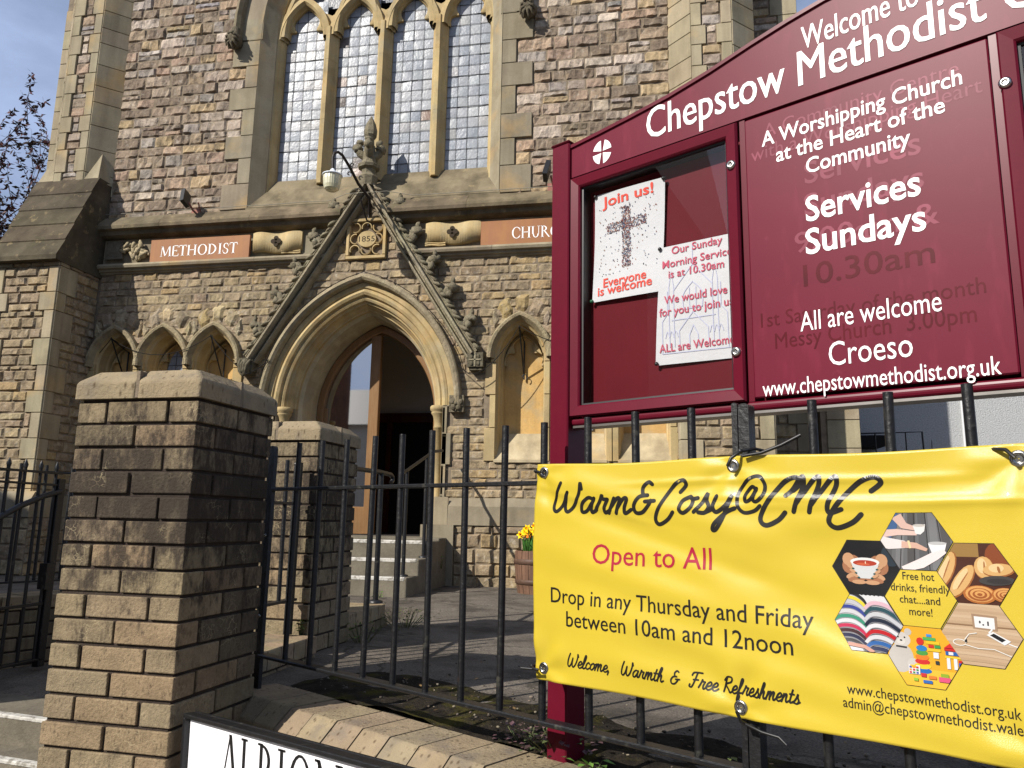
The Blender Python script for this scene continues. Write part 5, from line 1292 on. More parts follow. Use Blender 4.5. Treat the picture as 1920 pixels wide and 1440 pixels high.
for k in range(1150):
    if k < 1020:
        if random.random() < .6: s, z = random.uniform(.305, .334), random.uniform(.697, .875)
        else: s, z = random.uniform(.254, .385), random.uniform(.806, .836)
    else: s, z = random.uniform(.228, .42), random.uniform(.685, .885)
    w, h = .0011, random.uniform(.002, .0036); a = random.uniform(-.4, .4)
    b.add([bend(s-w, z, .0016), bend(s+w, z, .0016), bend(s+w+a*h, z+h, .0016), bend(s-w+a*h, z+h, .0016)], [(0, 1, 2, 3)], random.choice(PP))
b.build('people_cross', M_ink, e)
e = sheet('poster', [(.429, .726), (.632, .722), (.630, .402), (.407, .407)], 'White poster announcing the Sunday Morning Service over a pale drawing of the church')
PK = C(186, 84, 104); b = MB()
for t, u0, u1, base, cap, bold in (('Our Sunday', .461, .603, .701, .02, .012), ('Morning Service', .434, .628, .666, .02, .012), ('is at 10.30am', .452, .607, .636, .02, .012), ('We would love', .439, .614, .567, .021, .012), ('for you to join us', .424, .628, .535, .021, .012), ('ALL are Welcome', .421, .627, .439, .021, .01)): b = MB(); add2d(b, text2d(t, u0, u1, base, cap, bold), bend, .0021, PK, .02); b.build('lettering', M_ink, e)
b = MB(); LV = C(182, 184, 208)
def ln(pts, w=.0011): add2d(b, ribbon(pts, w), bend, .0013, LV, .02)
cx_ = .52
ln([(.43, .435), (.615, .43)]); ln([(.43, .435), (.432, .52), (.448, .54), (.448, .60)]); ln([(.612, .43), (.612, .52), (.596, .54), (.596, .60)])
for sx in (-1, 1):
    ln([(cx_+sx*.068, .45), (cx_+sx*.068, .61), (cx_+sx*.061, .655), (cx_+sx*.054, .61), (cx_+sx*.054, .45)]); ln([(cx_+sx*.054, .6), (cx_, .662)]); ln([(cx_+sx*.04, .45), (cx_+sx*.04, .49), (cx_, .535)])
    for k in range(3): ln(catmull([(cx_+sx*(.044+.012*k), .475), (cx_+sx*(.05+.012*k), .492), (cx_+sx*(.056+.012*k), .475)], 4), .0009)
    ln([(cx_+sx*.012, .445), (cx_+sx*.012, .475), (cx_, .5)]); ln(catmull([(cx_+sx*.026, .545), (cx_+sx*.026, .585), (cx_, .615)], 5)); ln([(cx_+sx*.009, .545), (cx_+sx*.009, .6)], .0009)
ln([(cx_, .662), (cx_, .715)]); ln([(cx_-.06, .52), (cx_+.06, .518)]); ln([(cx_-.026, .545), (cx_+.026, .545)])
b.build('church_drawing', M_ink, e)
for s, z, cl, lb in ((.218, .928, C(30, 30, 32), 'Black pin at the top left of the Join us poster'), (.443, .919, C(30, 30, 32), 'Black pin at the top right of the Join us poster'), (.205, .617, C(20, 96, 62), 'Green pin at the lower left of the Join us poster'), (.427, .722, C(30, 30, 32), 'Black pin between the two posters at the corner of the service poster'), (.412, .411, C(30, 30, 32), 'Black pin at the bottom left of the service poster')):
    b = MB(); c = bend(s, z, .004); b.blob(c, .0055, .0055, .0055, cl, 10, 6); b.tube([c, c+RN*.006], .002, cl, 6)
    tag(b.build('drawing_pin', M_print, loc=tuple(c)), lb, 'pin', 'pins holding the posters')

# ------------------------------------------------------------------ yellow banner
BS0, BS1, BZ0, BZ1 = .148, 1.248, -.388, .147
def bw(s, z):
    f = (s-BS0)/(BS1-BS0); g = (z-BZ0)/(BZ1-BZ0)
    w = 0
    def ridge(a, b_, c, wd, am, l0=None, l1=None):   # a*f+b*g=c line
        nonlocal w
        d = (a*f+b_*g-c)/math.hypot(a, b_); e = 1
        if l0 is not None: e = max(0, min(1, (f-l0)*6))*max(0, min(1, (l1-f)*6))
        w += am*e*math.exp(-(d/wd)**2)
    ridge(.55, 1, .98, .055, .008, -.2, .62); ridge(.62, 1, .86, .035, -.004, -.2, .7); ridge(.5, 1, .62, .06, .006, .0, .9); ridge(.42, 1, .42, .05, .005, .05, 1.2); ridge(.3, 1, .2, .05, .005, .1, 1.2)
    ridge(.0, 1, .905, .013, .0038, .2, .95); ridge(.03, 1, .85, .014, .0036, .35, 1.1); ridge(-.05, 1, .775, .018, .003, .3, 1.0); ridge(.55, 1, .90, .012, .002, -.1, .4); ridge(-.3, 1, .55, .05, .004, .5, 1.3); ridge(.9, 1, .9, .04, .003, .3, 1.0)
    w += .004*math.sin(f*5.2+g*3)+.0025*math.sin(f*13-g*7)+.0018*noise.noise(Vector((f*7, g*9, 0)))
    for (ex, ez) in ((.172, .125), (.69, .126), (1.215, .121), (.174, -.36), (.694, -.367), (1.215, -.365)):
        r = math.hypot(s-ex, z-ez); w += -.007*math.exp(-(r/.05)**2)+-.0035*math.exp(-((r-.06)/.035)**2)*math.cos(math.atan2(z-ez, s-ex)*5)
    return w
def BP(s, z, d):
    g = (z-BZ0)/(BZ1-BZ0); f = (s-BS0)/(BS1-BS0)
    ss = s+.010*4*g*(1-g)*(-1)*(1-f)**6*.8
    zz = z-.006*math.sin(f*math.pi*2)**2*g+.004*math.sin(f*math.pi*2)**2*(1-g)
    return RL(ss, -.032-.8*bw(s, z)-d, zz)
bn = empty('banner', RL(.69, -.03, BZ0), 'Glossy yellow vinyl banner tied to the railing with cable ties', 'banner')
b = MB(); nu, nv = 220, 110; vs = [BP(BS0+(BS1-BS0)*i/nu, BZ0+(BZ1-BZ0)*j/nv, 0) for j in range(nv+1) for i in range(nu+1)]
b.add(vs, [(j*(nu+1)+i, j*(nu+1)+i+1, (j+1)*(nu+1)+i+1, (j+1)*(nu+1)+i) for j in range(nv) for i in range(nu)], (1, 1, 1), True)
o = b.build('vinyl_sheet', M_yellow, bn); md = o.modifiers.new('thick', 'SOLIDIFY'); md.thickness = .0009; md.offset = 1
BK = C(24, 22, 20); ML = .008
b = MB()
for t, u0, u1, base, xh, w in (('Warm', .203, .432, .026, .036, .0041), ('&', .440, .497, .027, .036, .0042), ('Cosy', .502, .688, .026, .036, .0041), ('@', .692, .76, .028, .036, .0036), ('C', .752, .815, .026, .036, .0044), ('M', .80, .925, .03, .036, .0042), ('C', .892, .965, .026, .036, .0044),
                               ('Welcome,', .252, .377, -.345, .0155, .0017), ('Warmth', .407, .517, -.345, .0155, .0017), ('&', .535, .557, -.344, .014, .0017), ('Free', .580, .643, -.3435, .0155, .0017), ('Refreshments', .655, .816, -.342, .0155, .0017)):
    b = MB(); add2d(b, script2d(t, u0, u1, base, xh, w*1.12), BP, .0016, BK, .01); b.build('script_lettering', M_print, bn)
b = MB(); add2d(b, text2d('Open to All', .328, .637, -.096, .046, .003), BP, .0016, C(150, 20, 48), ML); b.build('red_lettering', M_print, bn)
b = MB()
for t, u0, u1, base, cap in (('Drop in any Thursday and Friday', .203, .85, -.198, .036), ('between 10am and 12noon', .25, .808, -.252, .036), ('www.chepstowmethodist.org.uk', .908, 1.184, -.309, .0185), ('admin@chepstowmethodist.wales', .900, 1.192, -.334, .0185)):
    b = MB(); add2d(b, text2d(t, u0, u1, base, cap, (.003 if cap > .03 else .002)), BP, .0016, BK, ML); b.build('lettering', M_print, bn)
for t, u0, u1, base in (('Free hot', 1.017, 1.070, -.091), ('drinks, friendly', .996, 1.094, -.112), ('chat....and', 1.010, 1.077, -.133), ('more!', 1.025, 1.063, -.154)): b = MB(); add2d(b, text2d(t, u0, u1, base, .0135, .004), BP, .0016, BK, ML); b.build('lettering', M_print, bn)
HR, HH = .0605, .0515
def clip(poly, cl):
    for i in range(len(cl)):
        a, c = cl[i], cl[(i+1) % len(cl)]; out = []; n = len(poly)
        ins = lambda p: (c[0]-a[0])*(p[1]-a[1])-(c[1]-a[1])*(p[0]-a[0]) >= 0
        for k in range(n):
            p, q = poly[k], poly[(k+1) % n]; pi, qi = ins(p), ins(q)
            if pi: out.append(p)
            if pi != qi:
                d1 = (c[0]-a[0])*(p[1]-a[1])-(c[1]-a[1])*(p[0]-a[0]); d2 = (c[0]-a[0])*(q[1]-a[1])-(c[1]-a[1])*(q[0]-a[0]); t = d1/(d1-d2)
                out.append((p[0]+(q[0]-p[0])*t, p[1]+(q[1]-p[1])*t))
        poly = out
        if len(poly) < 3: return None
    return poly
def hexa(cs_, cz_, shapes, label):
    hx = [(HR*math.cos(R(60*k)), HH/math.sin(R(60))*math.sin(R(60*k))) for k in range(6)]
    b = MB(); d = .0016
    full = [(x*1.02, z*1.02) for x, z in hx]
    for i, (col, poly) in enumerate([(BK, full)]+[(tuple(.62*x for x in c_), q_) for c_, q_ in shapes]):
        if i: poly = clip([(x*HR, z*HH) for x, z in poly], hx)
        if not poly: continue
        poly = [p for k, p in enumerate(poly) if math.hypot(p[0]-poly[k-1][0], p[1]-poly[k-1][1]) > 1e-6]
        if len(poly) < 3: continue
        tri = tessellate_polygon([[Vector((x, z, 0)) for x, z in poly]])
        add2d(b, ([(cs_+x, cz_+z) for x, z in poly], [tuple(t) for t in tri]), BP, d, col, .012); d += .00006
    tagp = b.build('printed_picture', M_print, bn); tagp['label'] = label
BX = [(-1.2, -1.2), (1.2, -1.2), (1.2, 1.2), (-1.2, 1.2)]
def rect(x0, z0, x1, z1): return [(x0, z0), (x1, z0), (x1, z1), (x0, z1)]
def stroke(pts, w):
    l = []; r = []
    for i, (x, y) in enumerate(pts):
        a = pts[max(i-1, 0)]; c = pts[min(i+1, len(pts)-1)]; dx, dy = c[0]-a[0], c[1]-a[1]; L_ = math.hypot(dx, dy) or 1; ww = w[i] if hasattr(w, '__len__') else w
        l.append((x-dy/L_*ww, y+dx/L_*ww)); r.append((x+dy/L_*ww, y-dx/L_*ww))
    return l+r[::-1]
SK, SKD = C(206, 158, 118), C(170, 116, 82)
sh = [(C(18, 18, 20), BX), (C(44, 56, 66), ell(.8, .5, .3, .4))]
for sx in (-1, 1):
    sh += [(SKD, ell(sx*.42, .12, .26, .36, 16, sx*20)), (SK, ell(sx*.5, .3, .18, .24, 14)), (SK, ell(sx*.3, -.28, .3, .13, 14, -sx*20)), (SKD, ell(sx*.26, -.42, .28, .11, 14, -sx*12)), (SK, ell(sx*.2, -.52, .22, .08, 12))]
sh += [(C(214, 216, 216), [(-.42, .22), (.42, .22), (.36, -.1), (.22, -.38), (-.22, -.38), (-.36, -.1)]), (C(238, 238, 236), ell(0, .22, .44, .16)), (C(180, 62, 40), ell(0, .18, .36, .11)), (C(206, 96, 60), ell(-.05, .14, .2, .05)), (C(250, 230, 200), ell(.02, .2, .015, .05, 6))]
for sx in (-1, 1):
    for k in range(3): sh.append((SK, ell(sx*(.44-.07*k), .02-.15*k, .12, .055, 10, sx*35))); sh.append((C(24, 78, 76), ell(sx*(.36-.08*k), -.04-.16*k, .045, .035, 8)))
hexa(.952, -.074, sh, 'printed picture of hands holding a cup of tea')
sh = [(C(112, 112, 114), BX)]
for k in range(9): sh.append(((C(96, 96, 98), C(128, 128, 130), C(88, 86, 86))[k % 3], stroke([(-.6+.27*k, 1.1), (-.9+.36*k, -1.1)], .11)))
for k in range(5): sh.append((C(52, 50, 50), stroke([(-.3+.3*k, 1.1), (-.5+.42*k, -1.1)], .012)))
sh += [(C(70, 104, 150), [(-1, .3), (-.55, 1.1), (-.45, 1.0), (-.5, .5), (-.7, .1)]), (C(226, 190, 176), stroke([(-.5, .9), (-.3, .55), (0, .45)], [.16, .12, .07])), (C(232, 200, 188), stroke([(-1, .25), (-.5, .32), (.05, .28)], [.14, .11, .07])), (C(238, 236, 234), [(-.05, .56), (.3, .6), (.26, .36), (.15, .24), (.02, .26)]), (C(206, 200, 192), ell(.12, .56, .17, .05)),
       (C(236, 228, 226), stroke([(-1.1, .0), (-.75, -.1), (-.3, -.12)], [.2, .2, .13])), (C(222, 180, 160), stroke([(-.4, -.12), (0, -.15), (.3, -.3)], [.12, .1, .05])), (C(240, 220, 170), stroke([(-.2, .02), (-.16, -.25)], .03)), (C(244, 244, 244), [(.34, -.08), (.84, -.04), (.78, -.3), (.6, -.44), (.42, -.38)]), (C(196, 196, 196), ell(.59, -.06, .25, .06)), (C(246, 232, 230), stroke([(-.4, -1.0), (.1, -.78), (.5, -.5), (.78, -.32)], [.1, .16, .14, .07]))]
hexa(1.044, -.021, sh, 'printed picture of hands with mugs on a grey wooden table')
sh = [(C(76, 36, 20), BX), (C(158, 122, 66), rect(-1, .55, .1, 1.1)), (C(140, 70, 34), ell(.75, .62, .5, .5))]
for x, z, a, bb, r_ in ((-.78, .12, .2, .62, -18), (-.38, -.25, .2, .6, -28), (.2, .22, .24, .36, 0), (.55, .16, .38, .2, 8)):
    sh += [(C(160, 96, 44), ell(x+.02, z-.03, a*1.06, bb*1.06, 16, r_)), (C(222, 176, 112), ell(x, z, a, bb, 16, r_)), (C(238, 206, 152), ell(x-.04, z+.05, a*.5, bb*.7, 14, r_)), (C(170, 110, 58), ell(x+.02, z, a*.1, bb*.6, 8, r_))]
sh += [(C(70, 66, 64), ell(.5, -.2, .45, .16, 14, 4)), (C(54, 50, 50), ell(.55, -.22, .3, .09))]
for x, z, s_ in ((.05, -.68, .42), (.68, -.66, .34)):
    sh += [(C(184, 110, 50), ell(x, z, s_, s_*.72))]
    for k in range(3): sh += [(C(226, 166, 96), ell(x, z+.02, s_*(.86-.28*k), s_*.72*(.86-.28*k))), (C(164, 92, 42), ell(x, z, s_*(.72-.28*k), s_*.72*(.72-.28*k)))]
hexa(1.137, -.075, sh, 'printed picture of loaves and pastry swirls')
sh = [(C(226, 226, 228), BX)]
cols = [C(40, 40, 44), C(236, 216, 60), C(200, 200, 206), C(56, 70, 150), C(214, 214, 218), C(60, 150, 120), C(228, 228, 232), C(206, 50, 90), C(70, 40, 44), C(30, 36, 70), C(60, 58, 60)]
for k, cc in enumerate(cols):
    y = .98-.17*k; arc_ = catmull([(-1.15, y-.28), (-.85, y+.02), (-.45, y+.06), (-.15, y-.14), (-.02, y-.42)], 5); sh.append((cc, stroke(arc_, .062))); sh.append((C(150, 150, 156), stroke([(x, z-.075) for x, z in arc_], .012)))
cols = [C(226, 186, 198), C(40, 80, 90), C(206, 208, 212), C(30, 40, 60), C(232, 232, 236), C(200, 30, 40), C(220, 220, 224), C(40, 100, 170), C(30, 40, 80), C(180, 160, 150)]
for k, cc in enumerate(cols):
    y = .62-.2*k; arc_ = catmull([(-.06, y-.12), (.14, y+.1), (.5, y+.08), (.85, y-.16), (1.2, y-.5)], 5); sh.append((cc, stroke(arc_, .068))); sh.append((C(140, 140, 148), stroke([(x, z-.085) for x, z in arc_], .013)))
sh += [(C(206, 150, 130), stroke([(-.6, -.78), (-.1, -.84), (.15, -1.0)], .06))]
hexa(.952, -.176, sh, 'printed picture of a stack of open books')
sh = [(C(206, 176, 142), BX)]
for k in range(10): sh.append(((C(214, 186, 154), C(196, 166, 132))[k % 2], stroke([(-1.1, .95-.2*k), (0, .97-.2*k), (1.1, .9-.2*k)], .045)))
sh += [(C(150, 116, 84), rect(-1.1, .27, 1.1, .31)), (C(170, 140, 112), [(-.2, .68), (.42, .64), (.42, .16), (-.18, .2)]), (C(240, 240, 240), [(-.14, .6), (.36, .58), (.36, .22), (-.13, .24)]), (C(60, 60, 64), ell(.0, .42, .025, .05, 8)), (C(60, 60, 64), ell(.08, .34, .025, .03, 8)), (C(60, 60, 64), rect(.18, .32, .22, .46)), (C(246, 246, 246), stroke([(.26, .36), (.28, .2), (.2, .08)], .022)),
       (C(244, 244, 244), [(.14, .02), (.3, .14), (.72, -.12), (.56, -.26)]), (C(24, 24, 28), [(.22, .02), (.32, .09), (.6, -.09), (.5, -.17)]), (C(248, 246, 240), stroke([(.66, -.2), (.8, -.26), (1, -.3)], .018)), (C(244, 240, 230), stroke(ell(-.55, -.3, .16, .1, 20, 0, 0, 340), .014)), (C(30, 30, 30), rect(-.42, -.28, -.36, -.18)), (C(244, 240, 230), stroke([(-.4, -.36), (-.1, -.44), (.3, -.42), (.7, -.6)], .014)), (C(244, 240, 230), stroke([(-.42, -.2), (-.3, .0), (-.1, .06)], .014))]
hexa(1.136, -.178, sh, 'printed picture of a phone charging on a wooden shelf')
sh = [(C(240, 178, 40), BX), (C(246, 196, 60), rect(-1.2, -1.2, 1.2, -.4))]
sh += [(C(200, 194, 186), ell(-.62, -.1, .34, .5)), (C(214, 208, 200), ell(-.6, .52, .26, .26)), (C(204, 198, 190), ell(-.78, .78, .1, .12)), (C(204, 198, 190), ell(-.4, .8, .1, .12)), (C(226, 222, 214), ell(-.6, .45, .12, .1)), (C(40, 36, 34), ell(-.6, .49, .04, .03, 8)), (C(40, 36, 34), ell(-.68, .6, .025, .03, 8)), (C(40, 36, 34), ell(-.5, .6, .025, .03, 8)), (C(208, 202, 194), ell(-.3, -.3, .16, .22)), (C(60, 58, 60), stroke([(-.75, .28), (-.45, .26)], .03))]
for k, (cc, w_) in enumerate(((C(30, 110, 190), .24), (C(244, 208, 40), .23), (C(214, 50, 44), .2), (C(240, 130, 40), .19), (C(80, 160, 70), .16), (C(40, 130, 200), .15))): sh.append((cc, ell(-.05, -.46+.15*k, w_, .1, 12)))
sh += [(C(214, 44, 40), ell(-.08, .52, .1, .13))]
for x, z, w_, h_, cc in ((.1, .7, .14, .09, C(60, 150, 220)), (.0, .58, .34, .1, C(80, 180, 90)), (.08, .46, .36, .1, C(240, 200, 40)), (.14, .34, .14, .1, C(214, 50, 44)), (.3, .34, .16, .1, C(60, 160, 80)), (.1, .22, .36, .1, C(240, 200, 50)), (.55, .3, .36, .1, C(214, 44, 40)), (.58, .16, .34, .12, C(40, 100, 180)), (.66, .17, .12, .1, C(240, 240, 240)), (.56, .06, .4, .06, C(240, 210, 60)), (.6, -.3, .09, .36, C(238, 238, 240)), (.78, -.3, .09, .36, C(238, 238, 240)), (.9, -.3, .12, .24, C(40, 90, 180)), (.9, -.06, .14, .08, C(210, 40, 40)), (.26, .0, .14, .2, C(240, 240, 244)), (.3, -.2, .1, .12, C(50, 60, 60)),
                       (-.42, -.6, .3, .3, C(238, 236, 236)), (-.38, -.4, .16, .1, C(240, 200, 40)), (-.1, -.66, .14, .12, C(210, 50, 50)), (.1, -.7, .2, .1, C(244, 130, 50)), (.36, -.76, .3, .16, C(230, 90, 130)), (.42, -.6, .2, .12, C(150, 180, 50)), (-.05, -.86, .24, .1, C(50, 110, 190)), (-.3, -.82, .12, .1, C(160, 200, 60)), (.72, -.7, .16, .12, C(220, 80, 40))): sh.append((cc, rect(x, z, x+w_, z+h_)))
for k in range(9): sh.append(((C(210, 50, 60), C(60, 150, 90), C(60, 90, 180), C(240, 160, 60))[k % 4], rect(-.4+.09*(k % 3), -.58+.09*(k//3), -.34+.09*(k % 3), -.52+.09*(k//3))))
sh += [(C(224, 44, 40), [(.56, .4), (.74, .58), (.9, .4)])]
hexa(1.044, -.226, sh, 'printed picture of building bricks, stacking rings and a soft bear')
b = MB(); hx = [(1.044+HR*math.cos(R(60*k)), -.123+HH/math.sin(R(60))*math.sin(R(60*k))) for k in range(7)]
add2d(b, ribbon(hx, .0008), BP, .0015, BK, .01); b.build('hexagon_outline', M_print, bn)
# eyelets and cable ties
EY = [(.172, .125), (.69, .126), (1.215, .121), (.174, -.36), (.694, -.367), (1.215, -.365)]
Q = RN.to_track_quat('Z', 'Y').to_matrix()
for s, z in EY:
    b = MB(); c = BP(s, z, .001); rg = []
    for k in range(20):
        t = k*math.pi/10; rg.append([c+Q @ Vector((math.cos(t)*(.0105+.0045*math.cos(u)), math.sin(t)*(.0105+.0045*math.cos(u)), -.0012-.0028*math.sin(u))) for u in [j*math.pi/4 for j in range(8)]])
    for k in range(20): b.ring([rg[k], rg[(k+1) % 20]], (1, 1, 1), True, False, True)
    ey = b.build('eyelet', M_steel, bn)
    b = MB(); b.ring([[c+Q @ Vector((math.cos(t*math.pi/8)*r, math.sin(t*math.pi/8)*r, -.0006)) for t in range(16)] for r in (.0085, .001)], (.02, .02, .02), True, False, False); b.build('eyelet_hole', M_dark if s < .6 and z > 0 else M_steel, ey)
def tie(label, P):
    b = MB()
    for path in P: b.tube(path, .0036, (1, 1, 1), 6)
    p = P[0]; q = Vector(p[len(p)//2]); b.blob(q, .006, .005, .006, (1, 1, 1), 8, 5)
    tag(b.build('cable_tie', M_black, loc=tuple(p[0])), label, 'cable tie', 'black cable ties holding the banner')
tie('Black cable tie through the top left banner eyelet', [[RL(.172, -.05, .124), RL(.158, -.05, .128), RL(.137, -.026, .13), RL(.128, .0, .13), RL(.137, .016, .13)]])
tie('Black cable tie with a long upright tail at the top middle eyelet', [[RL(.69, -.052, .124), RL(.70, -.055, .14), RL(.712, -.034, .156), RL(.735, -.012, .162), RL(.74, .02, .16)], [RL(.72, -.04, .145), RL(.76, -.038, .150), RL(.80, -.03, .165), RL(.838, -.02, .185)]])
tie('Black cable tie at the bottom left banner eyelet', [[RL(.176, -.055, -.36), RL(.160, -.058, -.36), RL(.135, -.03, -.36), RL(.13, .012, -.36)], [RL(.16, -.058, -.36), RL(.128, -.064, -.361)]])
tie('Black cable tie at the bottom middle eyelet, tail hanging below the banner', [[RL(.697, -.06, -.369), RL(.705, -.058, -.388), RL(.715, -.034, -.40), RL(.72, .01, -.405)], [RL(.71, -.05, -.393), RL(.74, -.04, -.405), RL(.775, -.04, -.408), RL(.79, -.04, -.42)]])
tie('Black cable tie at the top right banner eyelet at the picture edge', [[RL(1.213, -.055, .12), RL(1.2, -.05, .135), RL(1.17, -.02, .14), RL(1.145, .012, .14)]])

# ------------------------------------------------------------------ planter with spring flowers
px_ = onZ(990, 1112, GZ); pc = Vector((-1.06, 6.9, GZ))
pl = empty('barrel_planter', pc, 'Half barrel planter with rusty hoops against the church wall', 'planter')
b = MB(); n = 20; pr = [(.195, 0), (.215, .12), (.225, .24), (.222, .36), (.21, .365), (.2, .33), (.01, .32)]
for k in range(n):
    t0, t1 = 2*math.pi*k/n+.01, 2*math.pi*(k+1)/n-.01
    b.ring([[pc+Vector((math.cos(t)*r, math.sin(t)*r, z)) for t in (t0, t1)] for r, z in pr], jit(C(116, 88, 70), .12), False, False, False)
b.lathe(pc, [(.19, .0), (.208, .12), (.218, .24), (.216, .35), (.05, .34)], C(60, 44, 34), 20); b.build('barrel', M_barrel, pl)
for z0, z1, r0, r1 in ((.08, .12, .211, .217), (.25, .295, .228, .228)):
    b = MB(); b.ring([[pc+Vector((math.cos(2*math.pi*k/32)*r, math.sin(2*math.pi*k/32)*r, z)) for k in range(32)] for r, z in ((r0, z0), (r0+.004, z0+.002), (r1+.004, z1-.002), (r1, z1))], (1, 1, 1), True, False, True); b.build('hoop', M_hoop, pl)
b = MB(); b.lathe(pc, [(.2, .33), (.1, .345), (.01, .35)], C(40, 30, 24), 20); b.build('compost', M_soil, pl)
def flower(kind, loc, h, lean):
    e = bpy.data.objects.new(kind, None); COL.objects.link(e); e.location = loc; loc = Vector(loc)
    b = MB(); top = loc+Vector((lean[0], lean[1], h)); b.tube([loc, loc+Vector((lean[0]*.3, lean[1]*.3, h*.6)), top], .0035, C(70, 110, 40), 5)
    for k in range(4):
        a = random.uniform(0, 6.28); d = Vector((math.cos(a), math.sin(a), 0))*random.uniform(.03, .08); hh = h*random.uniform(.6, .95); w_ = Vector((-d.y, d.x, 0)).normalized()*.006
        b.add([loc-w_, loc+w_, loc+d*.5+Vector((0, 0, hh*.6))+w_, loc+d+Vector((0, 0, hh)), loc+d*.5+Vector((0, 0, hh*.6))-w_], [(0, 1, 2, 3, 4)], jit(C(58, 104, 40), .2))
    b.build('stem', M_leaf, e)
    b = MB(); f = Vector((random.uniform(-.6, .2), -1, random.uniform(-.1, .5))).normalized(); Qm = f.to_track_quat('Z', 'Y').to_matrix()
    if kind == 'daffodil':
        cy = jit(C(250, 214, 20), .05)
        for k in range(6):
            a = k*math.pi/3; u = Vector((math.cos(a), math.sin(a), .12)); v = Vector((-math.sin(a), math.cos(a), 0))
            b.add([top+Qm @ (u*.006), top+Qm @ (u*.022+v*.011), top+Qm @ (u*.04), top+Qm @ (u*.022-v*.011)], [(0, 1, 2, 3)], cy)
        b.ring([[top+Qm @ Vector((math.cos(t)*r, math.sin(t)*r, z)) for t in [j*.785 for j in range(8)]] for r, z in ((.008, .0), (.01, .018), (.016, .026))], C(248, 186, 8), True, False, True)
    else:
        cy = jit(C(238, 120, 40), .12)
        for k in range(6):
            a = k*math.pi/3; u = Vector((math.cos(a), math.sin(a), 0)); v = Vector((-math.sin(a), math.cos(a), 0)); Z = Vector((0, 0, 1))
            b.add([top, top+u*.02+v*.014+Z*.014, top+u*.016+Z*.05, top+u*.02-v*.014+Z*.014], [(0, 1, 2, 3)], cy)
    b.build('flower_head', M_petal, e)
    if kind == 'daffodil': tag(e, 'Yellow daffodil growing in the half barrel planter', 'daffodil', 'daffodils in the barrel')
    else: tag(e, 'Orange tulip growing low in the half barrel planter', 'tulip', 'tulips in the barrel')
for k in range(30):
    a = random.uniform(0, 6.28); r = .17*math.sqrt(random.random()); flower('daffodil', (pc.x+math.cos(a)*r, pc.y+math.sin(a)*r, GZ+.335), random.uniform(.15, .25), (random.uniform(-.05, .05), random.uniform(-.05, .02)))
for k in range(11):
    a = random.uniform(3, 6.4); r = .16*math.sqrt(random.random()); flower('tulip', (pc.x+math.cos(a)*r, pc.y+math.sin(a)*r, GZ+.335), random.uniform(.05, .13), (random.uniform(-.04, .04), random.uniform(-.04, .0)))

# ------------------------------------------------------------------ weeds and debris
def weed(loc, n, r, h, cols, label, leafw=.014):
    b = MB(); loc = Vector(loc)
    for k in range(n):
        a = random.uniform(0, 6.28); rr = r*random.random()**.7; t = loc+Vector((math.cos(a)*rr, math.sin(a)*rr, random.uniform(.2, 1)*h)); d = Vector((math.cos(a+random.uniform(-1, 1)), math.sin(a+random.uniform(-1, 1)), random.uniform(-.3, .7))).normalized(); w_ = d.cross(Vector((0, 0, 1))).normalized(); L_ = leafw*random.uniform(.7, 1.6)
        if k % 3 == 0: b.tube([loc+Vector((math.cos(a)*rr*.3, math.sin(a)*rr*.3, -.01)), t], .0015, jit(C(80, 84, 50), .2), 4)
        b.add([t, t+d*L_*.5+w_*L_*.42, t+d*L_*1.1-Vector((0, 0, L_*.2)), t+d*L_*.5-w_*L_*.42], [(0, 1, 2, 3)], jit(random.choice(cols), .25))
    tag(b.build('weed', M_leaf, loc=tuple(loc)), label, 'plant', 'weeds along the walls')
PUR = [C(84, 60, 66), C(96, 72, 74), C(70, 54, 52), C(70, 84, 48)]; GRN = [C(84, 120, 44), C(104, 140, 56), C(70, 100, 40)]
weed(RL(.08, .17, GZ), 110, .13, .07, PUR, 'Purple leaved weed around the foot of the notice board post'); weed(RL(.22, .10, GZ), 16, .04, .03, GRN, 'Bright green weed just right of the notice board post', .02)
weed(RL(-.04, .16, GZ), 60, .09, .05, PUR, 'Purple leaved weed left of the notice board post'); weed(RL(.62, .14, GZ), 50, .07, .09, [C(80, 80, 48), C(70, 60, 50), C(96, 104, 56)], 'Dull green weed under the right part of the banner')
weed((-1.62, 3.40, -.52), 30, .03, .06, GRN, 'Small green weed on the low wall against the far brick pillar'); weed((-1.5, 3.85, GZ), 80, .1, .09, [C(64, 84, 36), C(84, 96, 48)], 'Green weed at the foot of the far pillar wall')
weed((-1.47, 4.45, GZ), 130, .2, .1, [C(60, 84, 34), C(84, 96, 44), C(50, 64, 34)], 'Green weeds at the end of the short brick wall'); weed((-2.02, 7.1, -.44), 20, .03, .1, GRN, 'Little green weed where the steps meet the church'); weed((-2.2, 5.95, GZ), 26, .06, .06, GRN, 'Small green weed in front of the church steps')
b = MB()
for k in range(900):
    s = random.uniform(-1.1, 2.6); n = random.uniform(.11, 1.2)**1.0; p = RL(s, n, GZ+.006+(.02 if n < .55 else 0)+random.uniform(0, .006)); r = random.uniform(.002, .006)*(1.6 if random.random() < .06 else 1)
    if n > .6 and random.random() < .6: continue
    b.blob(p, r*random.uniform(.8, 1.6), r, r*.7, jit(random.choice([C(120, 110, 94), C(96, 87, 76), C(74, 66, 57), C(64, 58, 50)]), .2), 5, 3, .3, Matrix.Rotation(random.uniform(0, 3), 3, 'Z'), k)
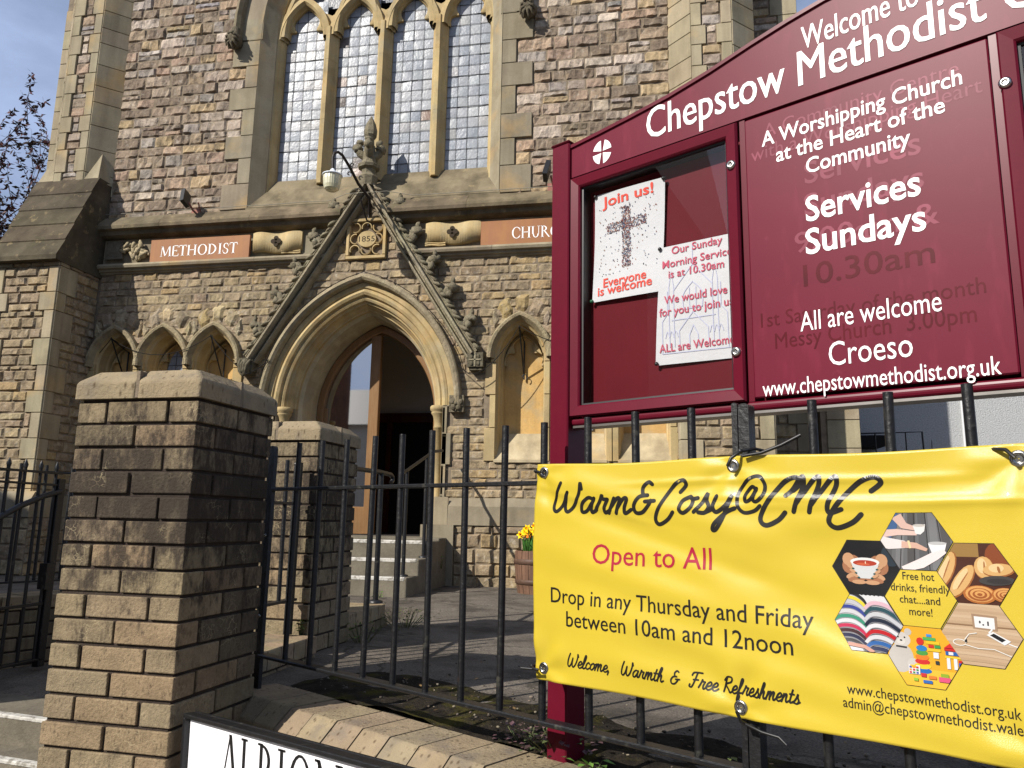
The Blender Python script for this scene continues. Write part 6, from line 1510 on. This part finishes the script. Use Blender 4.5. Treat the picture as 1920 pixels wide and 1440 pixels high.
for k in range(260):                              # dead leaves and grit blown against the church and the kerb
    if k % 2: x, y = random.uniform(-2, -.4), 7.27-abs(random.gauss(0, .12)); p = Vector((x, y, GZ+.012))
    else: p = RL(random.uniform(-1, 2.4), .12+abs(random.gauss(0, .5)), GZ+.03)
    a = random.uniform(0, 6.28); d = Vector((math.cos(a), math.sin(a), random.uniform(-.2, .4))); w_ = Vector((-d.y, d.x, 0)); L_ = random.uniform(.008, .02)
    b.add([p, p+d*L_*.5+w_*L_*.3, p+d*L_, p+d*L_*.5-w_*L_*.3], [(0, 1, 2, 3)], jit(random.choice([C(92, 70, 46), C(70, 56, 40), C(112, 90, 58)]), .2))
b.build('loose_chippings', M_petal, kind='stuff')

# ------------------------------------------------------------------ neighbouring house, tree, houses across the street
e = empty('neighbour_house', (5.5, 10.2, GZ), 'Grey pebbledashed house beyond the right side of the church', 'house')
b = MB(); b.box(1.95, 9, 10.2, 18, GZ, 3.3, (1, 1, 1)); b.build('wall', M_pebble, e)
b = MB(); b.box(3.62, 3.74, 10.165, 10.2, GZ, 3.3, (1, 1, 1)); b.build('corner_board', M_trim, e, bevel=.004)
b = MB(); b.extx([(10.0, 3.28), (10.0, 3.36), (14.1, 5.6), (18.2, 3.36), (18.2, 3.28)], 1.9, 9.1); b.build('roof', M_roofs, e)
e = empty('outdoor_stair_rail', (2.9, 9.6, GZ), 'Thin black stair balustrade in front of the pebbledashed house', 'balustrade')
b = MB(); b.tube([(2.25, 9.6, 1.08), (2.98, 9.6, 1.10), (3.02, 9.6, GZ)], .012, (1, 1, 1), 5)
b.build('top_rail', M_iron, e)
for x in (2.3, 2.47, 2.62, 2.8):
    b = MB(); b.tube([(x, 9.6, GZ), (x, 9.6, 1.09)], .008, (1, 1, 1), 5); b.build('baluster', M_iron, e)
b = MB(); b.tube([(2.92, 9.55, GZ), (3.06, 9.55, 1.0), (3.1, 9.55, GZ)], .008, (1, 1, 1), 5); b.build('brace', M_iron, e)
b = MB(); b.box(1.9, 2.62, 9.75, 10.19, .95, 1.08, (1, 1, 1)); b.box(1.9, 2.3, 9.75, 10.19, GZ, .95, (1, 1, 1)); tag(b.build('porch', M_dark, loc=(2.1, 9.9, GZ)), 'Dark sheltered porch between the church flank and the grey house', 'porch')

tr_ = empty('tree', (-13.4, 11.2, -1.5), 'Tree with bronze red leaves behind the left corner of the church', 'tree')
b = MB(); base = Vector((-13.4, 11.2, -1.5))
b.tube([base, base+Vector((.05, 0, 2)), base+Vector((.1, .1, 4)), base+Vector((0, 0, 5.8)), base+Vector((-.2, .1, 7.2))], [.16, .13, .11, .07, .02], (1, 1, 1), 10)
lv = MB(); tips = []
def branch(p, d, L_, r, dep):
    pts = [p]; q = p.copy()
    for k in range(5):
        d = (d+Vector((random.uniform(-.16, .16), random.uniform(-.16, .16), random.uniform(-.06, .16)))).normalized(); q = q+d*L_/5; pts.append(q.copy())
        if dep > 0 and k > 0 and random.random() < .9:
            s_ = Vector((random.uniform(-1, 1), random.uniform(-1, 1), random.uniform(-.5, .6))).normalized(); branch(q, (d+s_*.9).normalized(), L_*.5, r*.5, dep-1)
    b.tube(pts, [r*(1-.17*k) for k in range(6)], (1, 1, 1), 5)
    if dep <= 1:
        for k in range(int(18+L_*26)):
            i = random.randint(1, 4); c = pts[i].lerp(pts[i+1], random.random()); dd = Vector((random.uniform(-1, 1), random.uniform(-1, 1), random.uniform(-1, .5))).normalized(); w_ = dd.cross(Vector((random.random(), random.random(), random.random()))).normalized(); L2 = random.uniform(.07, .13)
            lv.add([c, c+dd*L2*.5+w_*L2*.2, c+dd*L2, c+dd*L2*.5-w_*L2*.2], [(0, 1, 2, 3)], jit(random.choice([C(66, 38, 40), C(76, 44, 44), C(52, 38, 36), C(60, 54, 40), C(86, 48, 46)]), .2))
for k in range(42):
    z = 2.6+3.9*k/41; a = random.uniform(-.7, .7) if k % 3 else random.uniform(1.5, 4.6); d = Vector((math.cos(a), math.sin(a), random.uniform(-.25, .28))).normalized(); L_ = (3.3-.2*abs(z-5.2))*random.uniform(.8, 1.1)
    branch(base+Vector((.05, .05, z)), d, L_, .026, 2)
b.build('trunk', M_bark, tr_); lv.build('crown', M_leaf, tr_)

def terrace(x0, y1, w_, h, label):
    e = empty('terraced_house', (x0+w_/2, y1, -1.5), label, 'house', 'terraced houses across the street')
    b = MB(); b.box(x0+.005, x0+w_-.005, y1-7, y1, -1.5, h); b.build('wall', M_render, e)
    b = MB(); b.extx([(y1+.25, h-.02), (y1-3.5, h+2.0), (y1-7.25, h-.02)], x0, x0+w_); b.build('roof', M_roofs, e)
    b = MB(); b.box(x0+.1, x0+.9, y1-4, y1-3, h+1.2, h+2.9); b.build('chimney', M_brick, e)
    for wx in (.9, 3.2):
        for wz in (-.5, 2.0):
            b = MB(); b.box(x0+wx-.06, x0+wx+1.06, y1-.05, y1+.04, wz-.06, wz+1.36); f = b.build('window', M_trim, e)
            b = MB(); b.box(x0+wx, x0+wx+1, y1+.04, y1+.05, wz, wz+1.3); b.build('pane', M_dglass, f)
for k, lb in enumerate(('Pale rendered house at the very left end of the row across the street', 'Pale rendered house across the street, second from the far left end', 'Pale rendered house in the middle of the row across the street', 'Pale rendered house across the street, second from the right', 'Pale rendered house across the street, far right of the row')): terrace(-16.2+5.2*k, -12.3, 5.2, 3.6+.25*(k % 2), lb)

# tall house on the near left: outside the view, but its shadow lies over the gate and it is mirrored in the display case
e = empty('corner_house', (-10.5, .8, -1.5), 'Brick house on the left street corner, out of the frame, shading the gate', 'house')
fx = Vector((-.7071, .7071, 0)); fd = Vector((-.7071, -.7071, 0)); fo_ = Vector((-7.67, -2.08, 0))
HP = lambda x, y, z: fo_+fx*x+fd*y+Vector((0, 0, z))
b = MB(); b.box(0, 8, 0, 6, -1.5, 5.1, C(120, 84, 66), HP); b.build('wall', M_brick, e)
b = MB(); b.ring([[HP(x, y, z) for y, z in ((-.2, 5.08), (-.2, 5.2), (3, 7.2), (6.2, 5.2), (6.2, 5.08))] for x in (-.15, 8.15)], (1, 1, 1), True, True, False); b.build('roof', M_roofs, e)
for x in (1.2, 4.4):
    for z in (-.6, 2.2):
        b = MB(); b.box(x-.07, x+1.17, -.05, .05, z-.07, z+1.57, (1, 1, 1), HP); f = b.build('window', M_trim, e)
        b = MB(); b.box(x, x+1.1, -.06, -.05, z, z+1.5, (1, 1, 1), HP); b.build('pane', M_dglass, f)
